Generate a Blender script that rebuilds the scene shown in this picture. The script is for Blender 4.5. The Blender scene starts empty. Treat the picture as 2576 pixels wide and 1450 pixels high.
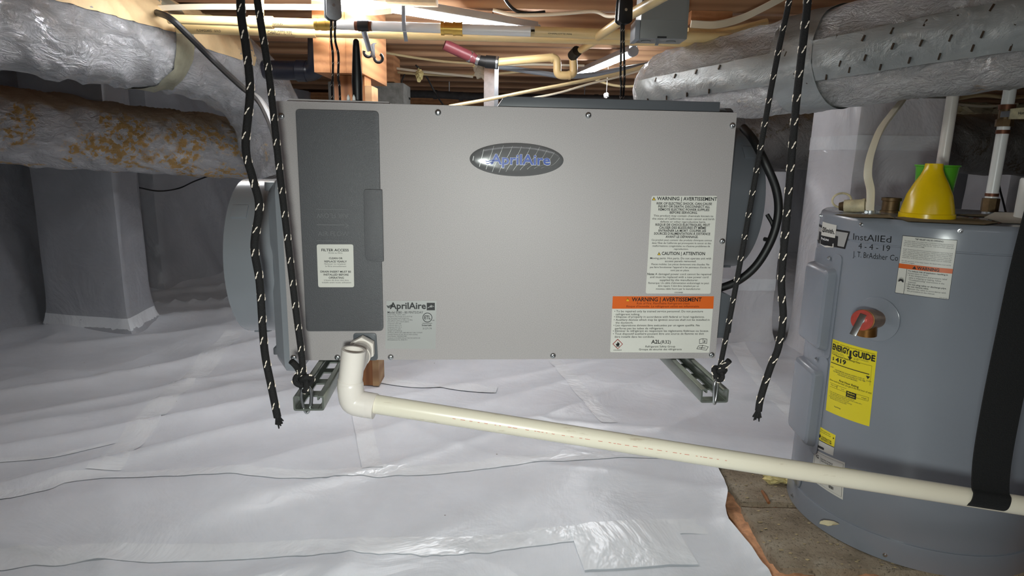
import bpy, bmesh, math, random
from mathutils import Vector, Matrix, noise
random.seed(7)
sc = bpy.context.scene
COL = sc.collection

# ---------------------------------------------------------------- camera
FPX, PITCH, ROLL, CAMZ = 1600.0, math.radians(11.857), math.radians(1.138), 0.78
_r0 = Vector((1, 0, 0)); _u0 = Vector((0, math.sin(PITCH), math.cos(PITCH)))
FW = Vector((0, math.cos(PITCH), -math.sin(PITCH)))
RT = _r0 * math.cos(ROLL) + _u0 * math.sin(ROLL)
UP = _u0 * math.cos(ROLL) - _r0 * math.sin(ROLL)
EYE = Vector((0, 0, CAMZ))
cam = bpy.data.cameras.new('camera'); camo = bpy.data.objects.new('camera', cam); COL.objects.link(camo)
cam.sensor_width = 36; cam.lens = 36 * FPX / 2576; cam.clip_start = 0.02
camo.matrix_world = Matrix(((RT.x, UP.x, -FW.x, EYE.x), (RT.y, UP.y, -FW.y, EYE.y), (RT.z, UP.z, -FW.z, EYE.z), (0, 0, 0, 1)))
sc.camera = camo

# ---------------------------------------------------------------- world, lamps, exposure
w = bpy.data.worlds.new('world'); sc.world = w; w.use_nodes = True
w.node_tree.nodes['Background'].inputs[0].default_value = (0.9, 0.95, 1, 1)
w.node_tree.nodes['Background'].inputs[1].default_value = 0.01
sc.view_settings.view_transform = 'Standard'; sc.view_settings.look = 'None'
sc.view_settings.gamma = 1; sc.view_settings.use_curve_mapping = False
sc.view_settings.exposure = 0.12
TUBE1, TUBE2, TUBE_FILL = 76.0, 58.0, 14.0   # emission strength of two shop lights and one added, unseen fill tube
# the headlamp worn by the person taking the picture, tipped down towards the drain pipe
hl = bpy.data.lights.new('headlamp', 'SPOT'); hl.energy = 31; hl.color = (0.93, 1.0, 0.95)
hl.spot_size = math.radians(118); hl.spot_blend = 1.0; hl.shadow_soft_size = 0.03
hlo = bpy.data.objects.new('headlamp', hl); COL.objects.link(hlo)
hlo.location = (-0.03, -0.03, 0.70)
hlo.rotation_euler = (Vector((0.10, 1.0, 0.22)) - Vector((-0.03, -0.03, 0.70))).to_track_quat('-Z', 'Y').to_euler()

# ---------------------------------------------------------------- helpers: pixels to places
def ray(px, py): return RT * ((px - 1288) / FPX) - UP * ((py - 725) / FPX) + FW
def at(px, py, Y): d = ray(px, py); return EYE + d * (Y / d.y)
def onz(px, py, z): d = ray(px, py); return EYE + d * ((z - CAMZ) / d.z)

# ---------------------------------------------------------------- helpers: materials
def lin(c):
    c = c / 255.0
    return c / 12.92 if c <= 0.04045 else ((c + 0.055) / 1.055) ** 2.4
def rgb(*c): return (lin(c[0]), lin(c[1]), lin(c[2]), 1)
MATS = {}
class NM:
    def __init__(s, name):
        s.m = bpy.data.materials.new(name); s.m.use_nodes = True; MATS[name] = s.m
        s.t = s.m.node_tree; s.b = s.t.nodes['Principled BSDF']; s.co = s.t.nodes.new('ShaderNodeTexCoord')
    def n(s, typ, **k):
        nd = s.t.nodes.new('ShaderNode' + typ)
        for a, v in k.items():
            if a in nd.inputs: nd.inputs[a].default_value = v
            else: setattr(nd, a, v)
        return nd
    def l(s, a, b): s.t.links.new(a, b)
    def map(s, scale=(1, 1, 1), rot=(0, 0, 0), src='Object'):
        mp = s.n('Mapping'); mp.inputs['Scale'].default_value = scale; mp.inputs['Rotation'].default_value = rot
        s.l(s.co.outputs[src], mp.inputs['Vector']); return mp.outputs[0]
    def noise(s, vec, scale, detail=4, rough=0.55, dist=0.0):
        nz = s.n('TexNoise', Scale=scale, Detail=detail, Roughness=rough, Distortion=dist); s.l(vec, nz.inputs['Vector']); return nz.outputs[0]
    def ramp(s, fac, stops):
        r = s.n('ValToRGB'); e = r.color_ramp.elements
        while len(e) < len(stops): e.new(0.5)
        for i, (p, c) in enumerate(stops): e[i].position = p; e[i].color = c if len(c) == 4 else (*c, 1)
        s.l(fac, r.inputs[0]); return r.outputs[0]
    def mix(s, fac, a, b, blend='MIX'):
        mx = s.n('Mix', data_type='RGBA', blend_type=blend)
        for sock, val in ((0, fac), (6, a), (7, b)):
            if hasattr(val, 'links') or hasattr(val, 'is_linked'): s.l(val, mx.inputs[sock])
            else: mx.inputs[sock].default_value = val
        return mx.outputs[2]
    def bump(s, h, strength=0.3, dist=0.01, prev=None):
        b = s.n('Bump', Strength=strength, Distance=dist); s.l(h, b.inputs['Height'])
        if prev: s.l(prev, b.inputs['Normal'])
        return b.outputs[0]
    def set(s, color=None, rough=None, metal=None, normal=None, **k):
        for key, v in (('Base Color', color), ('Roughness', rough), ('Metallic', metal), ('Normal', normal)):
            if v is None: continue
            if hasattr(v, 'is_linked'): s.l(v, s.b.inputs[key])
            else: s.b.inputs[key].default_value = v
        for key, v in k.items(): s.b.inputs[key.replace('_', ' ')].default_value = v
        return s.m
def plain(name, c, rough=0.5, metal=0.0, grain=0.0, gscale=60, bump=0.0, bscale=200, **k):
    m = NM(name); v = m.map()
    col = rgb(*c)
    if grain:
        nz = m.noise(v, gscale, 5, 0.6)
        d = tuple(x * (1 - grain) for x in col[:3]) + (1,); li = tuple(min(1, x * (1 + grain)) for x in col[:3]) + (1,)
        col = m.ramp(nz, [(0.3, d), (0.7, li)])
    nrm = m.bump(m.noise(v, bscale, 3), bump, 0.002) if bump else None
    return m.set(col, rough, metal, nrm, **k)
def wood(name, base, dark, along='X', scale=1.0, rough=0.65):
    m = NM(name)
    sc3 = {'X': (1.2, 22, 22), 'Y': (22, 1.2, 22), 'Z': (22, 22, 1.2)}[along]
    v = m.map(tuple(x * scale for x in sc3), src='Object')
    n1 = m.noise(v, 1.0, 6, 0.6, 0.6)
    wv = m.n('TexWave', wave_type='BANDS', bands_direction='Z' if along != 'Z' else 'X', Scale=0.55, Distortion=5.0, Detail=3.0)
    m.l(v, wv.inputs['Vector'])
    f = m.mix(0.28, n1, wv.outputs[0])
    inf = m.n('ObjectInfo')
    col = m.ramp(f, [(0.22, rgb(*dark)), (0.6, rgb(*base)), (0.9, tuple(min(1, x * 1.18) for x in rgb(*base)[:3]) + (1,))])
    hs = m.n('HueSaturation'); m.l(col, hs.inputs['Color'])
    mr = m.n('MapRange'); mr.inputs[3].default_value = 0.8; mr.inputs[4].default_value = 1.15
    m.l(inf.outputs['Random'], mr.inputs[0]); m.l(mr.outputs[0], hs.inputs['Value'])
    return m.set(hs.outputs[0], rough, 0, m.bump(f, 0.25, 0.004))
def foil(name, base, stain=None, amount=0.5, dust=None, wr=0.45, rough=0.3, wscale=1.0, mt=0.5):
    m = NM(name); v = m.map(src='Object')
    v2 = m.map((14 * wscale, 5 * wscale, 14 * wscale), src='Object')
    n1 = m.noise(v2, 2.2, 9, 0.66, 1.6)
    n2 = m.noise(v, 55 * wscale, 5, 0.6, 0.8)
    v4 = m.map((5 * wscale, 5 * wscale, 5 * wscale))
    vo = m.n('TexVoronoi', feature='DISTANCE_TO_EDGE', Scale=3.2); m.l(m.mix(0.25, v4, m.noise(v4, 3, 4)), vo.inputs['Vector'])
    nrm = m.bump(n1, wr, 0.03); nrm = m.bump(n2, wr * 0.5, 0.006, nrm)
    col = m.ramp(m.noise(v, 9, 5, 0.6), [(0.3, tuple(x * 0.82 for x in rgb(*base)[:3])), (0.7, rgb(*base))])
    met = mt; ro = rough
    if stain:
        st = m.noise(v, 4.2, 7, 0.66, 0.5); fac = m.ramp(st, [(amount, (0, 0, 0)), (amount + 0.05, (1, 1, 1))])
        fine = m.ramp(m.noise(v, 46, 5, 0.65), [(0.45, (0, 0, 0)), (0.53, (1, 1, 1))])
        fac = m.mix(1.0, fac, fine, 'MULTIPLY')
        col = m.mix(fac, col, rgb(*stain)); inv = m.n('Math', operation='MULTIPLY_ADD'); m.l(fac, inv.inputs[0]); inv.inputs[1].default_value = -mt; inv.inputs[2].default_value = mt
        met = inv.outputs[0]
    if dust:
        geo = m.n('NewGeometry'); sp = m.n('SeparateXYZ'); m.l(geo.outputs['Normal'], sp.inputs[0])
        ad = m.n('Math', operation='ADD'); m.l(sp.outputs[2], ad.inputs[0]); mul = m.n('Math', operation='MULTIPLY_ADD'); m.l(m.noise(v, 7, 5), mul.inputs[0]); mul.inputs[1].default_value = 0.9; mul.inputs[2].default_value = -0.45
        m.l(mul.outputs[0], ad.inputs[1]); f2 = m.ramp(ad.outputs[0], [(dust[1], (0, 0, 0)), (dust[1] + 0.22, (1, 1, 1))])
        col = m.mix(f2, col, rgb(*dust[0])); me = m.n('Math', operation='MULTIPLY_ADD'); m.l(f2, me.inputs[0]); me.inputs[1].default_value = -mt; me.inputs[2].default_value = mt
        if stain:
            mn = m.n('Math', operation='MINIMUM'); m.l(me.outputs[0], mn.inputs[0]); m.l(met, mn.inputs[1]); met = mn.outputs[0]
        else: met = me.outputs[0]
    return m.set(col, ro, met, nrm)
def liner(name, base, rough, weave=True, spec=0.5, wr=0.25):
    m = NM(name); v = m.map()
    big = m.noise(m.map((3, 3, 3)), 1.4, 5, 0.55, 0.7)
    nrm = m.bump(big, wr, 0.03)
    cr = m.n('TexVoronoi', feature='DISTANCE_TO_EDGE', Scale=3.3); m.l(m.mix(0.3, v, m.noise(v, 2.5, 3)), cr.inputs['Vector'])
    crr = m.ramp(cr.outputs[0], [(0.0, (1, 1, 1)), (0.05, (0, 0, 0))]); nrm = m.bump(crr, 0.12, 0.004, nrm)
    if weave:
        st = m.noise(m.map((260, 22, 100), (0, 0, 0.05)), 1.0, 3, 0.6); nrm = m.bump(st, 0.16, 0.0012, nrm)
    dirt = m.noise(v, 5, 6, 0.62)
    col = m.ramp(dirt, [(0.25, tuple(x * 0.86 for x in rgb(*base)[:3])), (0.65, rgb(*base))])
    sp = m.n('TexVoronoi', Scale=9.0); m.l(v, sp.inputs['Vector'])
    spk = m.ramp(sp.outputs[0], [(0.012, (1, 1, 1)), (0.022, (0, 0, 0))]); col = m.mix(spk, col, rgb(110, 105, 98))
    return m.set(col, rough, 0, nrm, Specular_IOR_Level=spec)

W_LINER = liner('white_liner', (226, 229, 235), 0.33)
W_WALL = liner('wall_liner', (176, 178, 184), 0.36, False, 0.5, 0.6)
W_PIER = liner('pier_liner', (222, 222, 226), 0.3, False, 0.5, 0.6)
W_TAPE = liner('seam_tape', (240, 243, 247), 0.24, False, 0.6, 0.5)
W_JOIST = wood('joist_wood', (192, 152, 116), (142, 100, 72), 'X', rough=0.7)
W_BEAM = wood('beam_wood', (190, 136, 92), (156, 104, 64), 'Y')
W_POST = wood('post_wood', (176, 118, 72), (120, 74, 40), 'Z')
W_PLY = wood('subfloor_wood', (188, 150, 108), (150, 108, 72), 'X', 0.5)
FOIL_L = foil('duct_foil', (234, 236, 240), (196, 160, 110), 0.64, ((206, 188, 152), 0.62), 0.95, 0.2, 1.0, 0.6)
FOIL_S = foil('stained_foil', (236, 236, 238), (196, 158, 100), 0.47, ((186, 168, 146), 0.42), 0.8, 0.24, 1.0, 0.5)
FOIL_R = foil('speckled_foil', (240, 241, 241), (186, 150, 106), 0.63, None, 1.0, 0.2, 1.5, 0.55)
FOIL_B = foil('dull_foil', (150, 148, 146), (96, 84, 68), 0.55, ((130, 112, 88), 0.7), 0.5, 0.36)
FOILTAPE = foil('foil_tape', (160, 165, 164), (160, 140, 100), 0.68, None, 0.25, 0.34)
TANKRAFT = plain('tan_facing', (206, 180, 138), 0.6, 0, 0.15, 14, 0.3, 30)
DULLTAPE = plain('aged_tape', (150, 148, 128), 0.45, 0.2, 0.2, 20)
STAPLE = plain('rusty_staple', (60, 46, 30), 0.5, 0.4)
CMU = plain('concrete_block_grey', (134, 134, 130), 0.9, 0, 0.25, 30, 0.6, 120)
def _conc():
    m = NM('dirty_concrete'); v = m.map()
    n1 = m.noise(v, 9, 6, 0.65); n2 = m.noise(v, 130, 4, 0.7)
    col = m.ramp(n1, [(0.3, rgb(122, 108, 90)), (0.5, rgb(152, 138, 118)), (0.72, rgb(178, 168, 150))])
    pits = m.ramp(n2, [(0.3, rgb(64, 56, 46)), (0.45, rgb(255, 255, 255))]); col = m.mix(0.75, col, pits, 'MULTIPLY')
    return m.set(col, 0.95, 0, m.bump(n2, 0.8, 0.006))
CONC = _conc()
CLAY = plain('orange_clay', (204, 150, 112), 0.95, 0, 0.35, 40, 0.9, 90)
CPVC = plain('cpvc_cream', (228, 200, 144), 0.35, 0, 0.06, 12)
PVC = plain('pvc_white', (230, 222, 214), 0.28, 0, 0.05, 14)
def _pvcp():
    m = NM('pvc_pipe_aged'); v = m.map()
    col = m.ramp(m.noise(v, 3, 4), [(0.3, rgb(222, 212, 192)), (0.7, rgb(232, 226, 208))])
    st = m.ramp(m.noise(m.map((6, 30, 30)), 2.2, 5, 0.65), [(0.62, (0, 0, 0)), (0.7, (1, 1, 1))])
    col = m.mix(m.mix(0.4, (0, 0, 0, 1), st), col, rgb(150, 120, 84))
    return m.set(col, 0.26, 0, None)
PVCP = _pvcp()
PEX = plain('pex_white', (238, 238, 236), 0.3)
BRASS = plain('brass', (214, 176, 92), 0.28, 0.9)
COPPER = plain('copper', (112, 72, 54), 0.5, 0.7)
OLDBRASS = plain('tarnished_brass', (104, 84, 58), 0.5, 0.7, 0.3, 60)
BRONZE = plain('bronze_valve', (142, 98, 52), 0.38, 0.8, 0.2, 50)
REDP = plain('red_plate', (176, 62, 50), 0.4, 0.2, 0.15, 80)
STEEL = plain('steel', (190, 192, 194), 0.25, 0.95)
ZINC = plain('zinc_strut', (150, 156, 148), 0.36, 0.85, 0.18, 30)
GALV = plain('galvanized', (176, 180, 184), 0.4, 0.7, 0.2, 40)
BLACKP = plain('black_plastic', (20, 20, 22), 0.4)
BLACKR = plain('black_rubber', (16, 16, 17), 0.5)
ROPE = plain('black_rope', (17, 15, 16), 0.75, 0, 0, 0, 0.8, 700)
FLECK = plain('reflective_thread', (255, 240, 224), 0.3)
STRAP = plain('black_webbing', (8, 8, 9), 0.9, 0, 0, 0, 0.6, 500)
ROMEX = plain('white_cable_jacket', (226, 216, 194), 0.45)
ROMEXD = plain('tan_cable_jacket', (196, 176, 134), 0.5)
GREYC = plain('grey_conduit', (150, 156, 164), 0.45)
BOXGREY = plain('grey_enamel_box', (128, 130, 128), 0.4)
HEATER = plain('heater_enamel', (134, 139, 148), 0.24, 0.0, 0.03, 5, 0.03, 60)
HTOP = plain('dusty_top', (122, 112, 88), 0.9, 0, 0.25, 50, 0.4, 150)
def _panel():
    m = NM('silver_painted_steel'); v = m.map()
    n1 = m.noise(v, 900, 2, 0.7)
    col = m.ramp(n1, [(0.35, rgb(164, 158, 158)), (0.65, rgb(184, 178, 177))])
    return m.set(col, 0.55, 0.1, m.bump(n1, 0.2, 0.0006))
PANEL = _panel()
def _door():
    m = NM('charcoal_plastic'); v = m.map(); n1 = m.noise(v, 1100, 2, 0.7)
    return m.set(rgb(84, 84, 87), 0.36, 0.0, m.bump(n1, 0.6, 0.0008))
DOOR = _door()
DKGREY = plain('dark_grey_plastic', (84, 87, 92), 0.4)
COLLAR = plain('grey_collar_plastic', (146, 150, 156), 0.2, 0.2)
BADGE = plain('badge_grey', (104, 103, 104), 0.14)
STICK = plain('sticker_white', (214, 212, 204), 0.3)
STICKS = plain('sticker_silver', (176, 176, 174), 0.32, 0.2)
INK = plain('ink_black', (18, 18, 20), 0.45)
INKG = plain('ink_grey', (52, 52, 54), 0.45)
INKB = plain('ink_blue', (16, 66, 160), 0.4)
INKW = plain('ink_white', (236, 236, 236), 0.4)
ORANGE = plain('warning_orange', (214, 98, 34), 0.35)
MAROON = plain('ink_maroon', (112, 40, 14), 0.4)
YELLOWT = plain('warning_yellow', (238, 196, 40), 0.4)
YELLOWL = plain('energy_yellow', (232, 214, 34), 0.4)
FUNNEL = plain('yellow_plastic', (232, 196, 16), 0.25, 0, 0.06, 20)
GREEN = plain('green_plastic', (88, 172, 44), 0.3)
IVORY = plain('old_ivory_plastic', (206, 194, 160), 0.5, 0, 0.25, 60)
CARD = plain('cardboard', (138, 124, 96), 0.9, 0, 0.15, 40)
PAPER = plain('paper_scrap', (196, 190, 178), 0.8)
FLUFF = plain('yellow_insulation', (214, 198, 140), 0.95, 0, 0.25, 60, 0.9, 120)
FOAM = plain('spray_foam', (226, 214, 176), 0.9, 0, 0.15, 20, 0.6, 40)
PURPLE = plain('maroon_pipe', (110, 50, 56), 0.4)
ABS = plain('abs_black', (30, 32, 42), 0.3)
CORR = plain('corroded_pipe', (60, 58, 58), 0.6, 0, 0.3, 30)
WHITEP = plain('white_plastic', (224, 224, 222), 0.4)
FIXT = plain('lamp_housing', (196, 198, 202), 0.4, 0.3)
def emit(name, c, s):
    m = NM(name); m.set(rgb(*c), 0.4, 0, None, Emission_Strength=s); m.b.inputs['Emission Color'].default_value = rgb(*c); return m.m
LED1 = emit('led_tube_lit', (250, 252, 255), TUBE1)
LED2 = emit('led_tube_far_lit', (250, 252, 255), TUBE2)
LED_FILL = emit('led_tube_added_fill', (250, 252, 255), TUBE_FILL)  # glow of the added tube behind the camera

# ---------------------------------------------------------------- helpers: meshes and things
PM = {}                       # world matrix of every parent
def V(*a): return Vector(a)
def catmull(P, k=8):
    P = [Vector(p) for p in P]
    if len(P) < 3: return P
    Q = [2 * P[0] - P[1]] + P + [2 * P[-1] - P[-2]]; out = []
    for i in range(1, len(Q) - 2):
        for j in range(k):
            t = j / k; a, b, c, d = Q[i - 1], Q[i], Q[i + 1], Q[i + 2]
            out.append(0.5 * ((2 * b) + (c - a) * t + (2 * a - 5 * b + 4 * c - d) * t * t + (3 * b - a - 3 * c + d) * t ** 3))
    return out + [P[-1]]
def frames(P, closed=False):
    n = len(P); T = []
    for i in range(n):
        a = P[(i - 1) % n] if closed or i > 0 else P[i]; b = P[(i + 1) % n] if closed or i < n - 1 else P[i]
        T.append((b - a).normalized() if (b - a).length > 1e-9 else Vector((0, 0, 1)))
    ref = Vector((0, 0, 1)) if abs(T[0].z) < 0.9 else Vector((0, 1, 0))
    A = [(ref - T[0] * ref.dot(T[0])).normalized()]
    for i in range(1, n):
        q = T[i - 1].rotation_difference(T[i]); a = q @ A[-1]; A.append((a - T[i] * a.dot(T[i])).normalized())
    return T, A, [t.cross(a) for t, a in zip(T, A)]
class MB:
    def __init__(s): s.v = []; s.f = []
    def add(s, vs, fs, M=None):
        o = len(s.v); s.v += [(M @ Vector(v)) if M else Vector(v) for v in vs]; s.f += [tuple(i + o for i in f) for f in fs]; return s
    def box(s, lo, hi, M=None):
        (a, b, c), (d, e, g) = lo, hi
        return s.add([(a, b, c), (d, b, c), (d, e, c), (a, e, c), (a, b, g), (d, b, g), (d, e, g), (a, e, g)],
                     [(3, 2, 1, 0), (4, 5, 6, 7), (0, 1, 5, 4), (1, 2, 6, 5), (2, 3, 7, 6), (3, 0, 4, 7)], M)
    def cbox(s, c, size, M=None):
        return s.box([c[i] - size[i] / 2 for i in range(3)], [c[i] + size[i] / 2 for i in range(3)], M)
    def tube(s, P, r, n=12, cap=True, closed=False):
        P = [Vector(p) for p in P]; T, A, B = frames(P, closed); m = len(P)
        R = r if isinstance(r, (list, tuple)) else [r] * m
        vs = [P[i] + (A[i] * math.cos(2 * math.pi * j / n) + B[i] * math.sin(2 * math.pi * j / n)) * R[i] for i in range(m) for j in range(n)]
        fs = [(i * n + j, i * n + (j + 1) % n, ((i + 1) % m) * n + (j + 1) % n, ((i + 1) % m) * n + j) for i in range(m if closed else m - 1) for j in range(n)]
        if cap and not closed: fs += [tuple(range(n))[::-1], tuple((m - 1) * n + j for j in range(n))]
        return s.add(vs, fs)
    def hollow(s, a, b, ro, ri, n=24):
        a, b = Vector(a), Vector(b); T, A, B = frames([a, b]); vs = []
        for p, r in ((a, ro), (b, ro), (b, ri), (a, ri)):
            vs += [p + (A[0] * math.cos(2 * math.pi * j / n) + B[0] * math.sin(2 * math.pi * j / n)) * r for j in range(n)]
        return s.add(vs, [(k * n + j, k * n + (j + 1) % n, ((k + 1) % 4) * n + (j + 1) % n, ((k + 1) % 4) * n + j) for k in range(4) for j in range(n)])
    def lathe(s, prof, n=32, M=None):
        m = len(prof)
        vs = [(r * math.cos(2 * math.pi * j / n), r * math.sin(2 * math.pi * j / n), z) for r, z in prof for j in range(n)]
        fs = [(i * n + j, i * n + (j + 1) % n, (i + 1) * n + (j + 1) % n, (i + 1) * n + j) for i in range(m - 1) for j in range(n)]
        if prof[0][0] > 1e-6: fs.append(tuple(range(n))[::-1])
        if prof[-1][0] > 1e-6: fs.append(tuple((m - 1) * n + j for j in range(n)))
        return s.add(vs, fs, M)
    def prism(s, poly, a, b, M=None):           # polygon in x,z ; extruded along y from a to b
        n = len(poly)
        return s.add([(x, a, z) for x, z in poly] + [(x, b, z) for x, z in poly],
                     [tuple(range(n)), tuple(range(2 * n - 1, n - 1, -1))] + [(i, i + n, (i + 1) % n + n, (i + 1) % n) for i in range(n)], M)
    def grid(s, fn, nu, nv):
        vs = [fn(i / nu, j / nv) for j in range(nv + 1) for i in range(nu + 1)]
        return s.add(vs, [(j * (nu + 1) + i, j * (nu + 1) + i + 1, (j + 1) * (nu + 1) + i + 1, (j + 1) * (nu + 1) + i) for j in range(nv) for i in range(nu)])
    def blob(s, c, r, amp=0.35, sub=2, seed=0, sq=(1, 1, 1)):
        bm = bmesh.new(); bmesh.ops.create_icosphere(bm, subdivisions=sub, radius=1)
        vs = []
        for v in bm.verts:
            k = 1 + amp * noise.noise(v.co * 2.2 + Vector((seed * 3.1, seed, -seed))) + amp * 0.6 * noise.noise(v.co * 6 + Vector((seed, 0, 5)))
            vs.append(Vector(c) + Vector((v.co.x * sq[0], v.co.y * sq[1], v.co.z * sq[2])) * r * k)
        fs = [tuple(v.index for v in f.verts) for f in bm.faces]; bm.free(); return s.add(vs, fs)
    def build(s, name, mat, parent=None, local=False, smooth=True, bevel=0.0, kind=None, label=None, fix=True):
        me = bpy.data.meshes.new(name); vs = s.v
        if parent is not None and not local:
            inv = PM[parent.name].inverted(); vs = [inv @ v for v in vs]
        me.from_pydata([tuple(v) for v in vs], [], s.f)
        if bevel or fix:
            bm = bmesh.new(); bm.from_mesh(me)
            if bevel:
                es = [e for e in bm.edges if len(e.link_faces) == 2 and e.calc_face_angle(0) > 0.6]
                bmesh.ops.bevel(bm, geom=es, offset=bevel, segments=2, profile=0.6, affect='EDGES', clamp_overlap=True)
            if fix: bmesh.ops.recalc_face_normals(bm, faces=bm.faces)
            bm.to_mesh(me); bm.free()
        me.materials.append(mat)
        if smooth:
            me.shade_smooth(); me.set_sharp_from_angle(angle=math.radians(38))
        o = bpy.data.objects.new(name, me); COL.objects.link(o)
        if parent is not None:
            o.parent = parent; PM[o.name] = PM[parent.name].copy()
        else: PM[o.name] = Matrix.Identity(4)
        if kind: o['kind'] = kind
        if label: o['label'] = label
        return o
def rebase(o):                                  # put the origin of a one-mesh thing at the middle of its base
    vs = [v.co for v in o.data.vertices]
    c = Vector(((min(v.x for v in vs) + max(v.x for v in vs)) / 2, (min(v.y for v in vs) + max(v.y for v in vs)) / 2, min(v.z for v in vs)))
    o.data.transform(Matrix.Translation(-c)); o.location = c; PM[o.name] = Matrix.Translation(c)
def solo(mb, name, mat, label, cat, group=None, **k):
    o = mb.build(name, mat, **k); rebase(o); o['label'] = label; o['category'] = cat
    if group: o['group'] = group
    return o
def thing(name, label, cat, loc=(0, 0, 0), rz=0.0, group=None):
    o = bpy.data.objects.new(name, None); COL.objects.link(o); o.empty_display_size = 0.05
    o.location = loc; o.rotation_euler = (0, 0, rz); o['label'] = label; o['category'] = cat
    if group: o['group'] = group
    PM[o.name] = Matrix.Translation(Vector(loc)) @ Matrix.Rotation(rz, 4, 'Z'); return o
def struct(mb, name, mat, **k):
    o = mb.build(name, mat, **k); o['kind'] = 'structure'; return o
def copy_part(o, parent, loc=None, rot=None):
    c = o.copy(); COL.objects.link(c); c.parent = parent
    if loc is not None: c.location = loc
    if rot is not None: c.rotation_euler = rot
    return c
def rpoly(C, r, k=5):                            # polygon with rounded corners, counter-clockwise or clockwise
    out = []; n = len(C)
    rr = r if isinstance(r, (list, tuple)) else [r] * n
    for i in range(n):
        p, a, b = Vector(C[i]), Vector(C[i - 1]), Vector(C[(i + 1) % n])
        if rr[i] <= 0: out.append(tuple(p)); continue
        da, db = (a - p).normalized(), (b - p).normalized()
        s0, s1 = p + da * rr[i], p + db * rr[i]
        for j in range(k + 1):
            t = j / k; q = s0 * (1 - t) ** 2 + p * 2 * t * (1 - t) + s1 * t * t; out.append((q.x, q.y))
    return out

# ---------------------------------------------------------------- helpers: lettering
_TX = {}
def text_mesh(body, bold=0.0):
    key = (body, bold)
    if key in _TX: return _TX[key]
    cu = bpy.data.curves.new('t', 'FONT'); cu.body = body; cu.size = 1; cu.resolution_u = 2; cu.offset = bold; cu.fill_mode = 'FRONT'
    o = bpy.data.objects.new('t', cu); me = o.to_mesh()
    vs = [(v.co.x, v.co.y) for v in me.vertices]; fs = [tuple(p.vertices) for p in me.polygons]
    o.to_mesh_clear(); bpy.data.objects.remove(o); bpy.data.curves.remove(cu)
    if not vs: vs = [(0, 0)]
    x0 = min(v[0] for v in vs); x1 = max(v[0] for v in vs)
    _TX[key] = ([((x - x0) / max(1e-6, x1 - x0), y) for x, y in vs], fs); return _TX[key]
def _cap():
    vs, _ = text_mesh('H'); return max(v[1] for v in vs)
CAP = _cap()

# ================================================================ THE SETTING
JZ = 1.24                      # underside of the joists
def sstep(a, b, x): t = min(1, max(0, (x - a) / (b - a))); return t * t * (3 - 2 * t)
def fh(x, y):                  # height of the wrinkled floor liner
    lft = 0.35 + 0.65 * sstep(-0.1, -1.0, x)
    h = 0.010 * noise.noise(Vector((x * 1.3 + 3, y * 1.9, 0.2))) + 0.010 * lft * noise.noise(Vector((x * 3.1, y * 4.2, 2.7)))
    a, b = (x * 0.80 + y * 0.60), (-x * 0.60 + y * 0.80)          # soft folds running up to the right
    r1 = 1 - abs(noise.noise(Vector((a * 0.7, b * 3.6, 9.1)))) * 2.2; h += 0.028 * lft * max(0, r1) ** 3
    c, d = (x * 0.97 - y * 0.2), (x * 0.2 + y * 0.97)
    r2 = 1 - abs(noise.noise(Vector((c * 0.5 + 4, d * 3.0, 5.5)))) * 3.0; h += 0.008 * max(0, r2) ** 4
    r3 = 1 - abs(noise.noise(Vector((x * 2.6 + 7, y * 1.1, 1.5)))) * 4.0; h += 0.004 * max(0, r3) ** 3
    return 0.006 + h * sstep(0.0, 0.25, math.hypot(max(0, 0.5 - x), 0.3) + 0.02)
PIT = [onz(*q, 0.0).xy for q in [(1790, 1170), (1806, 1195), (1820, 1222), (1829, 1258), (1823, 1290), (1828, 1325), (1860, 1362), (1886, 1392), (1914, 1438), (1950, 1500), (2040, 1600)]]
PIT = [Vector((1.75, 1.63)), Vector((0.81, 1.61)), onz(1985, 1192, 0.0).xy] + PIT + [Vector((1.75, PIT[-1].y))]
def in_pit(p):
    c = False; n = len(PIT)
    for i in range(n):
        a, b = PIT[i], PIT[i - 1]
        if (a.y > p.y) != (b.y > p.y) and p.x < (b.x - a.x) * (p.y - a.y) / (b.y - a.y) + a.x: c = not c
    return c
def near_pit(p):
    best = None
    for i in range(len(PIT)):
        a, b = PIT[i], PIT[i - 1]; t = max(0, min(1, (p - a).dot(b - a) / (b - a).length_squared)); q = a + (b - a) * t
        if best is None or (q - p).length < (best - p).length: best = q
    return best
def make_floor():
    xs = [-2.6 + 0.05 * i for i in range(12)] + [-2.0 + 0.014 * i for i in range(286)] + [2.004 + 0.1 * i for i in range(28)]
    ys = [-1.9 + 0.1 * i for i in range(24)] + [0.5 + 0.014 * i for i in range(158)] + [2.712 + 0.04 * i for i in range(70)]
    nx = len(xs); vs = []; ins = []
    for y in ys:
        for x in xs:
            p = Vector((x, y)); k = 0.4 < x < 1.8 and 0.7 < y < 1.7 and in_pit(p); ins.append(k); vs.append(p)
    fs = []; keep = set()
    for j in range(len(ys) - 1):
        for i in range(nx - 1):
            q = (j * nx + i, j * nx + i + 1, (j + 1) * nx + i + 1, (j + 1) * nx + i)
            if all(ins[t] for t in q): continue
            fs.append(q); keep.update(t for t in q if ins[t])
    for t in keep: vs[t] = near_pit(vs[t])
    out = []
    for v in vs:
        h = fh(v.x, v.y)
        if 0.3 < v.x < 1.8 and 0.6 < v.y < 1.75:
            dd = (near_pit(v) - v).length; h += 0.012 * math.exp(-dd / 0.03) + 0.008 * math.exp(-dd / 0.02) * noise.noise(Vector((v.x * 14, v.y * 14, 0)))
        out.append((v.x, v.y, h))
    m = MB(); m.add(out, fs); o = struct(m, 'floor', W_LINER, fix=False)
    used = bmesh.new(); used.from_mesh(o.data); bmesh.ops.delete(used, geom=[v for v in used.verts if not v.link_faces], context='VERTS'); used.to_mesh(o.data); used.free()
    return o
FLOOR = make_floor()
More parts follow.
